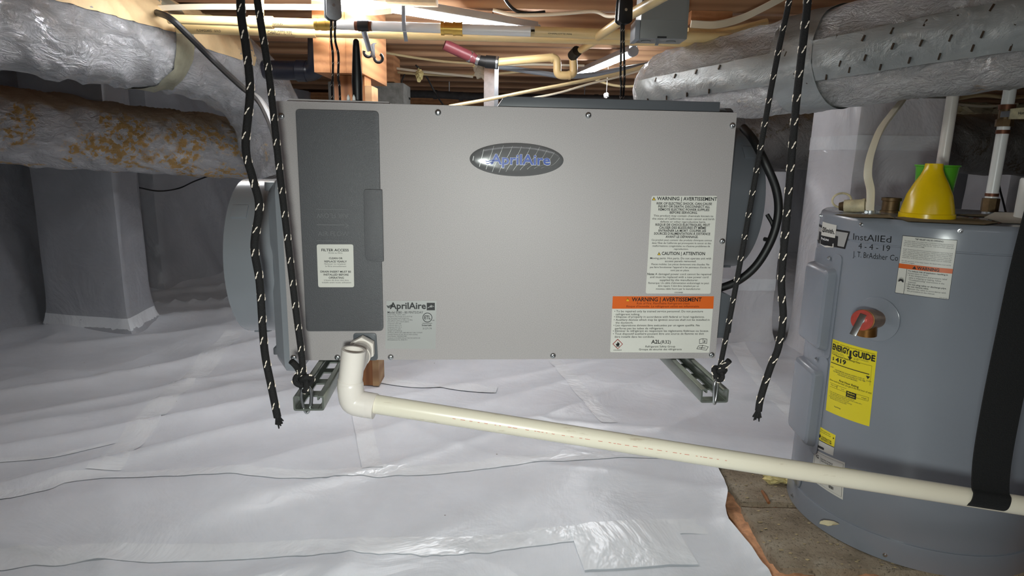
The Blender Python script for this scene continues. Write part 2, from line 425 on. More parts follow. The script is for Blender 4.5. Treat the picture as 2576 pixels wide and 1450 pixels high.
def floor_strip(pts, wd, name='seam_tape', lift=0.0016, k=14, wv=0.0):
    P = catmull([onz(x, y, 0.006) for x, y in pts], k); m = MB(); n = 6; vs = []
    for i, p in enumerate(P):
        t = (P[min(i + 1, len(P) - 1)] - P[max(i - 1, 0)]); t.z = 0; t.normalize(); sd = Vector((-t.y, t.x, 0))
        for j in range(n + 1):
            ww = wd * (1 + wv * noise.noise(Vector((i * 0.35, j > 3, 4))))
            q = p + sd * ww * (j / n - 0.5); vs.append((q.x, q.y, fh(q.x, q.y) + lift + (0.0012 * noise.noise(q * 30) if 0 < j < n else 0)))
    m.add(vs, [(i * (n + 1) + j, i * (n + 1) + j + 1, (i + 1) * (n + 1) + j + 1, (i + 1) * (n + 1) + j) for i in range(len(P) - 1) for j in range(n)])
    return m.build(name, W_TAPE, FLOOR, fix=False)
floor_strip([(-300, 1290), (60, 1262), (190, 1215), (480, 1205), (760, 1210), (910, 1196), (1140, 1180), (1400, 1160), (1760, 1150)], 0.045, wv=0.3)
floor_strip([(-260, 1425), (60, 1412), (420, 1395), (800, 1378), (1000, 1376), (1180, 1372), (1400, 1348), (1620, 1330), (1830, 1325)], 0.055, wv=0.25)
floor_strip([(590, 850), (480, 960), (380, 1060), (262, 1195)], 0.075)
floor_strip([(900, 1010), (918, 1100), (938, 1190)], 0.05, lift=0.0026)
floor_strip([(1450, 1385), (1580, 1378), (1725, 1372)], 0.14, lift=0.0034)
floor_strip([(1850, 870), (1905, 945), (1965, 1010), (2040, 1075)], 0.07)
floor_strip([(1395, 905), (1480, 1010), (1535, 1070)], 0.05)
floor_strip([(965, 960), (1080, 975), (1250, 985)], 0.06, lift=0.0030)
floor_strip([(0, 1165), (150, 1150), (330, 1105)], 0.02, name='crease')
# the strip of raw clay in the cut-out round the heater blocks
m = MB()
m.grid(lambda u, v: (0.36 + 1.4 * u, 0.72 + 0.95 * v, -0.016 + 0.012 * noise.noise(Vector((u * 22, v * 18, 1))) + 0.008 * noise.noise(Vector((u * 70, v * 60, 3)))), 90, 60)
struct(m, 'ground', CLAY, fix=False)
# walls lined with plastic
def drape(name, line, z0, z1, amp, seed, mat, depth=0.12, skirt=0.05):
    P = [Vector((x, y, 0)) for x, y in line]; L = [0]
    for a, b in zip(P, P[1:]): L.append(L[-1] + (b - a).length)
    N = max(8, int(L[-1] / 0.03)); nz = 40; pts = []
    for i in range(N + 1):
        s = L[-1] * i / N; k = max(j for j in range(len(L) - 1) if L[j] <= s + 1e-9); t = (s - L[k]) / (L[k + 1] - L[k]); pts.append(P[k].lerp(P[k + 1], t))
    nor = []
    for i in range(N + 1):
        d = pts[min(N, i + 2)] - pts[max(0, i - 2)]; nor.append(Vector((d.y, -d.x, 0)).normalized())
    vs = []
    for j in range(nz + 1):
        z = z0 + (z1 - z0) * j / nz
        for i in range(N + 1):
            s = L[-1] * i / N
            o = amp * noise.noise(Vector((s * 5 + z * 2.2, z * 0.8, seed))) + amp * 0.6 * max(0, 1 - abs(noise.noise(Vector((s * 9 + z * 5, z * 1.5, seed + 4)))) * 5) ** 2
            o += skirt * math.exp(-max(0, z) / 0.05)
            q = pts[i] + nor[i] * o; vs.append((q.x, q.y, z))
    nf = len(vs)
    for j in range(2):
        for i in range(N + 1):
            q = pts[i] - nor[i] * depth; vs.append((q.x, q.y, z0 if j == 0 else z1))
    fs = [(j * (N + 1) + i, j * (N + 1) + i + 1, (j + 1) * (N + 1) + i + 1, (j + 1) * (N + 1) + i) for j in range(nz) for i in range(N)]
    fs += [(nf + i, nf + i + 1, nf + N + 2 + i, nf + N + 1 + i) for i in range(N)]
    fs += [(nz * (N + 1) + i, nz * (N + 1) + i + 1, nf + N + 2 + i, nf + N + 1 + i) for i in range(N)]
    mm = MB(); mm.add(vs, fs); return struct(mm, name, mat)
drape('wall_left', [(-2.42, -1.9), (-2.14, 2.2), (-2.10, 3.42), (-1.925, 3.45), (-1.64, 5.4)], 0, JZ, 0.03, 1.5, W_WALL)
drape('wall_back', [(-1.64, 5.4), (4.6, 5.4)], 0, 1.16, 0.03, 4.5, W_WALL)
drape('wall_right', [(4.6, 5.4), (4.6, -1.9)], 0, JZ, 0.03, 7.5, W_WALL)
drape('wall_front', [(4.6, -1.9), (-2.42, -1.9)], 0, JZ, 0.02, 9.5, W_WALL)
# ceiling: subfloor panels over joists that run across the picture
m = MB(); m.box((-2.7, -2.1, JZ + 0.237), (4.8, 5.6, JZ + 0.256)); CEIL = struct(m, 'ceiling', W_PLY, smooth=False)
m = MB(); m.box((-2.7, -0.019, 0), (4.8, 0.019, 0.235)); J0 = m.build('joist', W_JOIST, CEIL, bevel=0.002)
first = True
JY = [2.21 + 0.357 * k for k in range(-10, 9)]
for k, y in enumerate(JY):
    o = J0 if first else copy_part(J0, CEIL)
    o.location = (0.02 * (k % 3), y, JZ); first = False
m = MB()
for a in ((-2.7, 0.0), (0.0, 1.2)): m.box((a[0], 5.33, JZ - 0.075), (a[1] if a[1] else -0.02, 5.40, JZ))
o = struct(m, 'trim_1', W_BEAM, smooth=False)
m = MB(); m.box((-1.9, 5.42, JZ - 0.08), (4.6, 5.46, JZ + 0.24)); struct(m, 'trim_2', W_PLY, smooth=False)

# ---------------------------------------------------------------- piers wrapped in liner plastic
def wrap_mesh(C, z0, z1, flare, seed, amp=0.006, rad=0.02, nz=26, off=0.0, n=14):
    P = []
    for i in range(len(C)):
        a, b = Vector(C[i]), Vector(C[(i + 1) % len(C)])
        for j in range(n): P.append(a.lerp(b, j / n))
    P = [(P[i - 1] + P[i] * 2 + P[(i + 1) % len(P)]) / 4 for i in range(len(P))]
    c = sum(P, Vector((0, 0))) / len(P); m = MB(); vs = []
    for k in range(nz + 1):
        z = z0 + (z1 - z0) * k / nz
        for p in P:
            d = (p - c).normalized()
            o = off + flare * math.exp(-z / 0.045) * (1 + 0.6 * noise.noise(Vector((p.x * 9, p.y * 9, seed)))) + amp * noise.noise(Vector((p.x * 6, p.y * 6, z * 3 + seed))) + amp * 1.2 * max(0, 1 - 5 * abs(noise.noise(Vector((p.x * 5 + z, p.y * 5 - z, seed + z * 1.4))))) ** 2
            q = p + d * o; vs.append((q.x, q.y, z))
    N = len(P); fs = [(k * N + i, k * N + (i + 1) % N, (k + 1) * N + (i + 1) % N, (k + 1) * N + i) for k in range(nz) for i in range(N)]
    fs += [tuple(range(nz * N, nz * N + N)), tuple(range(N))[::-1]]
    m.add(vs, fs); return m
def pier(C, z1, label, seed, flare=0.04, bare=None, bands=(0.1,), mat=W_WALL):
    c = sum((Vector(p) for p in C), Vector((0, 0))) / len(C)
    t = thing('support_pier', label, 'pier', (c.x, c.y, 0.0))
    wrap_mesh(C, 0.0, z1, flare, seed).build('plastic_wrap', mat, t)
    for b in bands: wrap_mesh(C, b, b + 0.05, flare, seed, nz=3, off=0.0022).build('tape_band', W_TAPE, t)
    if bare:
        m = MB(); k = 0.93
        Q = [c + (Vector(p) - c) * k for p in C]
        hts = [z1 - 0.02, min(bare, z1 + 0.18), bare] if bare - z1 > 0.2 else [z1 - 0.02, bare]
        for a, b in zip(hts, hts[1:]):
            mm = MB(); mm.add([(q.x, q.y, a) for q in Q] + [(q.x, q.y, b - 0.004) for q in Q], [(3, 2, 1, 0), (4, 5, 6, 7)] + [(i, (i + 1) % 4, (i + 1) % 4 + 4, i + 4) for i in range(4)])
            mm.build('block', CMU, t, bevel=0.006)
    return t
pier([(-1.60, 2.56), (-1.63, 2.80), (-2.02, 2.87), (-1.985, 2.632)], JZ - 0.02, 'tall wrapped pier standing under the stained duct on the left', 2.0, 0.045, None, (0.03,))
pier([(1.19, 2.28), (1.49, 2.26), (1.50, 2.62), (1.185, 2.637)], 0.995, 'white wrapped pier directly behind the water heater', 3.3, 0.02, JZ - 0.002, (0.82,), W_PIER)
pier([(0.72, 2.61), (1.115, 2.62), (1.115, 2.90), (0.72, 2.90)], 0.732, 'low wrapped pier between dehumidifier and heater under the far duct', 5.2, 0.03, None, (0.24,), W_PIER)
pier([(2.72, 3.55), (3.1, 3.55), (3.1, 3.9), (2.72, 3.9)], 0.74, 'pale wrapped pier far back at the right edge', 6.2, 0.03, None, (), W_PIER)
P0 = at(825, 230, 3.2); P1 = at(1016, 230, 3.2)
t = thing('block_pier', 'bare grey concrete block pier behind the wooden beam', 'pier', ((P0.x + P1.x) / 2, 3.3, 0))
zt = at(1000, 206, 3.2).z
for i in range(5):
    m = MB(); m.box((P0.x, 3.2, zt * i / 5 + 0.004), (P1.x, 3.4, zt * (i + 1) / 5 - 0.004)); m.build('block', CMU, t, bevel=0.006)
m = MB(); m.box((P0.x + 0.02, 3.21, zt + 0.001), (P1.x - 0.05, 3.39, JZ - 0.001)); solo(m, 'shim_block', W_BEAM, 'dark wooden shim on top of the bare concrete pier', 'wood block', smooth=False)

# ---------------------------------------------------------------- concrete blocks and heater pit
def slab(x0, x1, y0, y1, label, seed):
    bm = bmesh.new(); bmesh.ops.create_cube(bm, size=1); bmesh.ops.subdivide_edges(bm, edges=bm.edges, cuts=9, use_grid_fill=True)
    m = MB(); vs = []
    for v in bm.verts:
        q = Vector(((x0 + x1) / 2 + v.co.x * (x1 - x0), (y0 + y1) / 2 + v.co.y * (y1 - y0), -0.05 + v.co.z * 0.1))
        e = sum(abs(abs(c) - 0.5) < 1e-4 for c in v.co)
        q += Vector((noise.noise(q * 30 + Vector((seed, 0, 0))), noise.noise(q * 30 + Vector((0, seed, 0))), 0)) * 0.003
        top = abs(v.co.z - 0.5) < 1e-4
        q.z += 0.0 if not top else -0.0015 * abs(noise.noise(q * 40))
        if e >= 2:
            cc = Vector(((x0 + x1) / 2, (y0 + y1) / 2, -0.05)); q += (cc - q).normalized() * (0.005 + 0.004 * noise.noise(q * 25))
        vs.append(q)
    m.add(vs, [tuple(v.index for v in f.verts) for f in bm.faces]); bm.free()
    solo(m, 'concrete_block', CONC, label, 'concrete block', 'solid blocks under the water heater')
slab(0.532, 0.93, 1.104, 1.328, 'dirty concrete block under the front of the heater, nearest the camera', 1)
slab(0.538, 0.93, 1.348, 1.565, 'dirty concrete block under the heater behind the front one', 2)
slab(0.942, 1.35, 1.104, 1.328, 'concrete block under the right front of the heater', 3)
slab(0.942, 1.35, 1.348, 1.565, 'concrete block under the right back of the heater', 4)

# ================================================================ DUCTS
def duct_surface(path, r, n=64, step=0.012, amp=0.004, seed=0, spiral=5.0, off=0.0, s0=0.0, s1=1.0, a0=0.0, a1=360.0, amp2=1.0):
    P = catmull(path, 24); D = [0]
    for a, b in zip(P, P[1:]): D.append(D[-1] + (b - a).length)
    tot = D[-1]; N = max(4, int(tot * (s1 - s0) / step)); rows = []; pts = []
    j = 0
    for i in range(N + 1):
        s = tot * (s0 + (s1 - s0) * i / N)
        while j < len(D) - 2 and D[j + 1] < s: j += 1
        pts.append(P[j].lerp(P[j + 1], min(1, max(0, (s - D[j]) / max(1e-9, D[j + 1] - D[j])))))
    full = a1 - a0 >= 360; na = n if full else max(3, int(n * (a1 - a0) / 360))
    vs = []
    prev = Vector((1, 0, 0))
    for i, p in enumerate(pts):
        t = (pts[min(i + 1, N)] - pts[max(i - 1, 0)]).normalized(); sd = t.cross(Vector((0, 0, 1)))
        if sd.length < 0.35: sd = (prev - t * prev.dot(t))
        sd.normalize(); prev = sd; up = sd.cross(t).normalized()
        for k in range(na if full else na + 1):
            a = math.radians(a0 + (a1 - a0) * k / na); d = sd * math.cos(a) + up * math.sin(a); q = p + d * r
            w = Vector((q.x * 4, q.y * 4, q.z * 4)); sw = tot * (s0 + (s1 - s0) * i / N)
            o = amp * 1.5 * noise.noise(w + Vector((seed, 0, 0))) + amp * noise.noise(Vector((a * 1.3 + sw * spiral, sw * 16, seed)))
            o += amp * 1.4 * max(0, 1 - 4 * abs(noise.noise(Vector((a * 0.9 + sw * spiral, sw * 9 + a, seed + 8))))) ** 2
            vs.append(q + d * (o * amp2 + off))
    M = na if full else na + 1
    fs = [(i * M + k, i * M + (k + 1) % M, (i + 1) * M + (k + 1) % M, (i + 1) * M + k) for i in range(N) for k in range(na)]
    m = MB(); m.add(vs, fs); return m, pts
def duct_thing(name, label, path, r, mat, seed, amp, **k):
    t = thing(name, label, 'duct', tuple(Vector(path[0])))
    m, pts = duct_surface(path, r, amp=amp, seed=seed, **k); m.build('foil_wrap', mat, t, fix=False); return t
PL = [V(-1.38, 0.55, 1.088), V(-1.21, 1.5, 1.088), V(-1.09, 2.18, 1.086), V(-1.03, 2.42, 1.05), V(-0.985, 2.58, 0.94), V(-0.965, 2.64, 0.80), V(-0.93, 2.66, 0.66), V(-0.80, 2.67, 0.58)]
t = duct_thing('insulated_duct', 'silver foil duct running overhead on the left, bending down behind the dehumidifier', PL, 0.136, FOIL_L, 1.0, 0.007)
def duct_patch(t, path, r, name, mat, seed, amp, s0, s1, a0, a1, off=0.0025, am=0.9):
    m, _ = duct_surface(path, r, amp=amp, seed=seed, off=off, s0=s0, s1=s1, a0=a0, a1=a1, amp2=am); return m.build(name, mat, t, fix=False)
duct_patch(t, PL, 0.136, 'tape_band', DULLTAPE, 1.0, 0.007, 0.565, 0.595, 0, 360, 0.0045, 1.0)
duct_patch(t, PL, 0.136, 'tan_facing', TANKRAFT, 1.0, 0.007, 0.38, 0.568, 8, 100, 0.003, 1.0)
duct_patch(t, PL, 0.136, 'tan_facing', TANKRAFT, 1.0, 0.007, 0.592, 0.72, -2, 70, 0.003, 1.0)
PS = [V(-1.90, 1.99, 0.853), V(-1.75, 2.165, 0.845), V(-1.48, 2.462, 0.812), V(-1.25, 2.72, 0.787), V(-1.06, 2.90, 0.77)]
t = duct_thing('insulated_duct', 'brown stained foil duct with flaking patches, lower one on the left', PS, 0.127, FOIL_S, 4.0, 0.005)
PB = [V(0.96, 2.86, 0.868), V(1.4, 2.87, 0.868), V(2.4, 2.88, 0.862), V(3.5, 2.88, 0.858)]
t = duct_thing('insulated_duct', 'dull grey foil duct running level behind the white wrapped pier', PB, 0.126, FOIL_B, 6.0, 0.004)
KR = 0.72; PR = [V(p[0] * KR, p[1] * KR, CAMZ + 0.299 * KR + p[2]) for p in ((1.85, 0.62, .045), (1.33, 1.62, .036), (1.10, 2.02, .022), (0.88, 2.42, .008), (0.73, 2.72, 0), (0.68, 2.88, 0), (0.70, 3.04, 0), (0.80, 3.14, 0))]; RR = 0.152 * KR
RDUCT = duct_thing('insulated_duct', 'big speckled foil duct overhead on the right with a stapled seam tape', PR, RR, FOIL_R, 8.0, 0.003, step=0.009)
duct_patch(RDUCT, PR, RR, 'tape_band', FOILTAPE, 8.0, 0.003, 0.600, 0.655, 0, 360, 0.004)
duct_patch(RDUCT, PR, RR, 'seam_tape', FOILTAPE, 8.0, 0.003, 0.20, 0.61, 168, 212, 0.003)
duct_patch(RDUCT, PR, RR, 'seam_tape', FOILTAPE, 8.0, 0.003, 0.645, 0.90, 172, 208, 0.003)
# staples along the seam tape
def duct_point(path, r, s, a):
    m, pts = duct_surface(path, r, s0=s - 0.001, s1=s + 0.001, a0=a - 0.5, a1=a + 0.5, amp=0.0, step=0.003); p = m.v[len(m.v) // 2]
    c = pts[len(pts) // 2]; tt = (pts[-1] - pts[0]).normalized(); return p, (p - c).normalized(), tt
ms = MB(); ms.box((-0.0062, -0.0016, -0.001), (0.0062, 0.0016, 0.0018)); ST0 = None
stp = [(0.22 + 0.014 * i + 0.004 * random.random(), (173 if i % 2 else 207) + random.uniform(-4, 4)) for i in range(27)] + [(0.23 + 0.026 * i, 190 + random.uniform(-8, 8)) for i in range(14)] \
    + [(0.61 + 0.035 * random.random(), 150 + 6.5 * i) for i in range(14)] + [(0.67 + 0.02 * i, (176 if i % 2 else 204)) for i in range(11)]
for s, a in stp:
    p, nn, tt = duct_point(PR, RR + 0.0045, s, a); b = nn.cross(tt); dirv = (tt * math.cos(1.15) + b * math.sin(1.15)).normalized()
    R = Matrix((dirv, nn.cross(dirv), nn)).transposed()
    if ST0 is None: ST0 = ms.build('staple', STAPLE, RDUCT, local=True); o = ST0
    else: o = copy_part(ST0, RDUCT)
    o.location = PM[RDUCT.name].inverted() @ p; o.rotation_euler = R.to_euler()

# hanger strap of the right duct, looped from a joist
ty = JY[6]; tx = None
for p, q in zip(catmull(PR, 24), catmull(PR, 24)[1:]):
    if p.y <= ty <= q.y: tx = p.lerp(q, (ty - p.y) / (q.y - p.y))
m = MB(); pts = [V(tx.x - 0.14, ty, JZ - 0.002)] + [V(tx.x + 0.122 * math.cos(a), ty, tx.z + (RR + 0.006) * math.sin(a)) for a in [math.pi + math.pi * i / 12 for i in range(13)]] + [V(tx.x + 0.14, ty, JZ - 0.002)]
for a_, b_ in zip(pts, pts[1:]):
    m.add([a_ + V(0, -0.01, 0), a_ + V(0, 0.01, 0), b_ + V(0, 0.01, 0), b_ + V(0, -0.01, 0)], [(0, 1, 2, 3)])
m.build('hanger_strap', GALV, RDUCT)

# ================================================================ DEHUMIDIFIER
UYAW = math.radians(4.45); UW, UH, UD = 0.69, 0.3946, 0.33
UNIT = thing('dehumidifier', 'silver box dehumidifier hung on ropes in the middle of the crawl space', 'dehumidifier', (-0.0042, 0.9837, CAMZ - 0.1276 - UH / 2), UYAW)
UM = PM[UNIT.name]; UI = UM.inverted()
def U(px, py, yl=0.0):                          # pixel -> local x,z on the plane y = yl of the unit
    d = UI.to_3x3() @ ray(px, py); e = UI @ EYE; q = e + d * ((yl - e.y) / d.y); return (q.x, q.z)
def crop(x0, y0, s): return lambda x, y: (x0 + x / s, y0 + y / s)
def flat_text(lines, yl, mat, parent, conv=lambda x, y: (x, y), cap=None, name='lettering', bold=0.0, flip=False):
    m = MB()
    for L in lines:
        tx, xl, xr, yb, ch = L[0], L[1], L[2], L[3], L[4]; bd = L[5] if len(L) > 5 else bold
        vs, fs = text_mesh(tx, bd)
        a = Vector(U(*conv(xl, yb), 0)); b = Vector(U(*conv(xr, yb), 0)); c = Vector(U(*conv((xl + xr) / 2, yb - ch), 0))
        mid = (a + b) / 2; hgt = (c - mid).length; wd = (b - a).length; e = (b - a).normalized(); e.y *= 0.25; e.normalize()
        up = Vector((-e.y, e.x)); k = hgt / CAP
        if flip: e, up = -e, -up; mid = mid - up * hgt
        vv = []
        for x, y in vs:
            q = mid + e * (x - 0.5) * wd + up * y * k; vv.append((q.x, yl, q.y))
        m.add(vv, fs)
    return m.build(name, mat, parent, local=True, smooth=False, fix=False, kind='stuff' if len(lines) > 2 else None)
def flat_poly(polys, yl, mat, parent, conv, name, thick=0.0003):
    m = MB()
    for p in polys: m.prism([U(*conv(x, y), 0) for x, y in p], yl, yl + thick)
    return m.build(name, mat, parent, local=True, smooth=False)
def ring(cx, cy, r0, r1, n=28, ky=1.0):
    o = [(cx + r0 * math.cos(2 * math.pi * i / n), cy + r0 * ky * math.sin(2 * math.pi * i / n)) for i in range(n)]
    i_ = [(cx + r1 * math.cos(2 * math.pi * i / n), cy + r1 * ky * math.sin(2 * math.pi * i / n)) for i in range(n)]
    return [[o[i], o[(i + 1) % n], i_[(i + 1) % n], i_[i]] for i in range(n)]

m = MB(); m.box((-0.341, 0.0045, 0.002), (0.341, UD, UH - 0.002)); m.build('cabinet', PANEL, UNIT, local=True, bevel=0.003)
m = MB(); m.prism(rpoly([(-UW / 2, 0), (UW / 2, 0), (UW / 2, UH), (-UW / 2, UH)], 0.002, 2), 0.0, 0.0045)
FRONT = m.build('front_panel', PANEL, UNIT, local=True, bevel=0.0008)
# top cover and side plates
a = U(1228, 278)[0]; b = U(1812, 278)[0]
m = MB(); m.prism([(a + 0.012, UH - 0.003), (b + 0.004, UH - 0.003), (b + 0.004, UH + 0.016), (a + 0.03, UH + 0.016), (a + 0.022, UH + 0.013)], 0.012, UD - 0.02)
m.build('top_cover', DKGREY, UNIT, local=True, bevel=0.0015)
m = MB(); m.prism([(-0.34, UH - 0.002), (-0.18, UH - 0.002), (-0.185, UH + 0.004), (-0.33, UH + 0.005)], 0.02, UD - 0.03); m.build('top_lip', PANEL, UNIT, local=True)
# collar plates and round collars left and right
def collar(sgn, zc, yc, r, ext, plate_t, mat, z0, z1):
    x0 = sgn * 0.3405; x1 = sgn * (0.3405 + plate_t)
    lo, hi = min(x0, x1), max(x0, x1)
    m = MB()
    Q = rpoly([(0.022, z0), (UD - 0.01, z0), (UD - 0.01, z1), (0.022, z1)], 0.03, 5)
    n = len(Q); k = 0.90
    cy_, cz_ = (0.022 + UD - 0.01) / 2, (z0 + z1) / 2
    vs = [(x0, y, z) for y, z in Q] + [(x0 + (x1 - x0) * 0.55, y, z) for y, z in Q] + [(x1, cy_ + (y - cy_) * k, cz_ + (z - cz_) * k) for y, z in Q]
    m.add(vs, [tuple(range(n)), tuple(range(2 * n, 3 * n))] + [(r_ * n + i, r_ * n + (i + 1) % n, (r_ + 1) * n + (i + 1) % n, (r_ + 1) * n + i) for r_ in range(2) for i in range(n)])
    pl = m.build('collar_plate', mat, UNIT, local=True)
    m = MB(); m.hollow((x1 - sgn * 0.004, yc, zc), (x1 + sgn * ext, yc, zc), r, r - 0.004, 64); c = m.build('duct_collar', mat, UNIT, local=True)
    for ang in (20, 140, 260):
        mm = MB(); aa = math.radians(ang); yy, zz = yc + math.cos(aa) * r, zc + math.sin(aa) * r
        M = Matrix.Translation((x1 + sgn * (ext - 0.02), yy, zz)) @ Matrix.Rotation(aa - math.pi / 2, 4, 'X'); mm.box((-0.012, -0.012, -0.002), (0.012, 0.012, 0.0025), M); mm.build('tab', mat, c, local=True, bevel=0.0008)
    return pl
ctop, cbot = U(640, 450, 0.165)[1], U(640, 825, 0.165)[1]
collar(-1, (ctop + cbot) / 2, 0.165, (ctop - cbot) / 2, 0.072, 0.035, COLLAR, (ctop + cbot) / 2 - 0.175, (ctop + cbot) / 2 + 0.142)
ctop, cbot = U(1900, 322, 0.165)[1], U(1900, 668, 0.165)[1]
collar(1, (ctop + cbot) / 2, 0.165, (ctop - cbot) / 2, 0.062, 0.02, DKGREY, (ctop + cbot) / 2 - 0.135, (ctop + cbot) / 2 + 0.15)
for tx, ty, ww, hh in ((688, 468, 0.02, 0.014), (706, 878, 0.016, 0.012)):
    x, z = U(tx, ty, 0.06); m = MB(); m.cbox((x, 0.06, z), (ww, 0.03, hh)); m.build('collar_clip', COLLAR, UNIT, local=True, bevel=0.002)
x0, z0 = U(1812, 835, 0.05); x1, z1 = U(1842, 738, 0.05)
m = MB(); m.prism(rpoly([(0.335, z0), (x1, z0), (x1, z1 - 0.006), (x1 - 0.012, z1), (0.335, z1 + 0.012)], 0.002, 2), 0.04, 0.13); m.build('terminal_box', DKGREY, UNIT, local=True, bevel=0.001)
m = MB(); m.box((0.335, 0.045, z0 - 0.01), (x0 + 0.008, 0.12, z0 + 0.001)); m.build('terminal_foot', DKGREY, UNIT, local=True, bevel=0.001)
# filter door with its finger grip
C = [U(745, 275), U(953, 280), U(965, 831), U(772, 832)]
m = MB(); m.prism(rpoly(C, 0.006, 4), -0.006, 0.0012); FD = m.build('filter_door', DOOR, UNIT, local=True, bevel=0.0012)
m = MB(); m.prism(rpoly([U(917, 475), U(963, 477), U(967, 656), U(921, 654)], [0.006, 0.0, 0.0, 0.008], 4), -0.011, -0.0055); m.build('finger_grip', DOOR, FD, local=True, bevel=0.001)
EMBOSS = plain('highlit_embossing', (112, 112, 114), 0.2)  # paler than the door: highlights on the raised letters put into the colour
cv5 = crop(540, 230, 2.102)
flat_text([('AIR FLOW', 545, 712, 668, 24)], -0.0066, EMBOSS, FD, cv5, name='embossing', flip=True)
flat_text([('AIR FLOW', 552, 714, 762, 24)], -0.0066, EMBOSS, FD, cv5, name='embossing')
flat_poly([[(540, 620), (710, 622), (710, 625), (540, 623)], [(545, 785), (716, 787), (716, 790), (545, 788)], [(545, 700), (690, 702), (690, 707), (545, 705)], [(682, 684), (714, 706), (682, 728), (690, 722), (704, 706), (690, 690)]], -0.0068, EMBOSS, FD, cv5, 'embossing', 0.0008)
cv9 = crop(720, 600, 4.53)
STK = MB(); STK.prism(rpoly([U(*cv9(*q)) for q in ((358, 62), (772, 62), (782, 548), (376, 548))], 0.003, 3), -0.0065, -0.006)
stk = STK.build('filter_sticker', STICK, FD, local=True, label='white sticker with filter instructions')
flat_text([('FILTER ACCESS', 413, 722, 140, 27, .02), ('CLEAN OR', 497, 652, 229, 20, .02), ('REPLACE YEARLY', 447, 700, 266, 20, .02), ('DRAIN INSERT MUST BE', 402, 748, 381, 20, .02), ('INSTALLED BEFORE', 438, 720, 415, 20, .02), ('OPERATING', 495, 667, 450, 20, .02)], -0.0068, INK, FD, cv9)
flat_text([('Accès au filtre', 490, 650, 166, 15), ('Nettoyer ou remplacer', 447, 692, 291, 15), ('le filtre annuellement', 457, 694, 317, 15), ("L'évent de drain doit être", 443, 720, 475, 15), ('installé avant toute utilisation', 419, 748, 501, 15)], -0.0068, INKG, FD, cv9)
# drain outlet plate
m = MB(); m.prism(rpoly([U(889, 838), U(947, 838), U(951, 906), U(891, 906)], 0.005, 4), -0.003, 0.001); DP = m.build('drain_plate', DKGREY, UNIT, local=True, bevel=0.0008)
# oval badge
cb = crop(930, 330, 2.458)
cx, cz = U(1300, 402); ex = (U(1418, 402)[0] - U(1182, 402)[0]) / 2; ez = (U(1300, 360)[1] - U(1300, 444)[1]) / 2
def dome(k): return [(cx + ex * k * math.cos(2 * math.pi * i / 64), cz + ez * k * math.sin(2 * math.pi * i / 64)) for i in range(64)]
m = MB(); rings = [(1.0, 0.0), (1.0, -0.0015), (0.97, -0.003), (0.9, -0.0038), (0.6, -0.0044), (0.3, -0.0046)]
vs = [(x, y, z) for k, y in rings for x, z in dome(k)]
m.add(vs, [(r_ * 64 + i, r_ * 64 + (i + 1) % 64, (r_ + 1) * 64 + (i + 1) % 64, (r_ + 1) * 64 + i) for r_ in range(5) for i in range(64)] + [tuple(5 * 64 + i for i in range(64))])
BD = m.build('badge', BADGE, UNIT, local=True, label='oval grey badge with blue lettering')
m = MB()
for k in range(13):                              # thin flowing lines of the badge background
    pts = []
    for i in range(30):
        t_ = i / 29; x = -0.98 + 0.15 * k + 0.55 * t_ * (0.2 + k / 13); z = -1 + 2 * t_ + 0.25 * math.sin(3 * t_ + k * 0.4) * (k / 13)
        z = (t_ * 2 - 1) * 0.95 * (1 - 0.35 * (k / 13)) + 0.3 * (k / 13) * math.sin(t_ * 5 + k * 0.2)
        if x * x + z * z < 0.88: pts.append((x, z))
    for (xa, za), (xb, zb) in zip(pts, pts[1:]):
        def yy(x, z): r_ = math.sqrt(x * x + z * z); return -0.00475 + 0.0009 * max(0, (r_ - 0.6) / 0.3)
        p0 = (cx + xa * ex, yy(xa, za), cz + za * ez); p1 = (cx + xb * ex, yy(xb, zb), cz + zb * ez); w_ = 0.00022
        m.add([(p0[0] - w_, p0[1], p0[2]), (p0[0] + w_, p0[1], p0[2]), (p1[0] + w_, p1[1], p1[2]), (p1[0] - w_, p1[1], p1[2])], [(0, 1, 2, 3)])
m.build('badge_line', STICKS, BD, local=True, smooth=False, fix=False)
flat_text([('AprilAire', 743, 1116, 207, 61, .036)], -0.0050, INKW, BD, cb, name='lettering_outline')
flat_text([('AprilAire', 745, 1114, 206, 60, .024)], -0.0053, INKB, BD, cb)
wv = lambda x0, x1, y: [[(x0 + (x1 - x0) * i / 8, y + 4 * math.sin(i / 8 * 6.3) - 3), (x0 + (x1 - x0) * (i + 1) / 8, y + 4 * math.sin((i + 1) / 8 * 6.3) - 3), (x0 + (x1 - x0) * (i + 1) / 8, y + 4 * math.sin((i + 1) / 8 * 6.3) + 3), (x0 + (x1 - x0) * i / 8, y + 4 * math.sin(i / 8 * 6.3) + 3)] for i in range(8)]
flat_poly(wv(714, 770, 184) + wv(718, 764, 197), -0.0053, INKB, BD, cb, 'lettering')
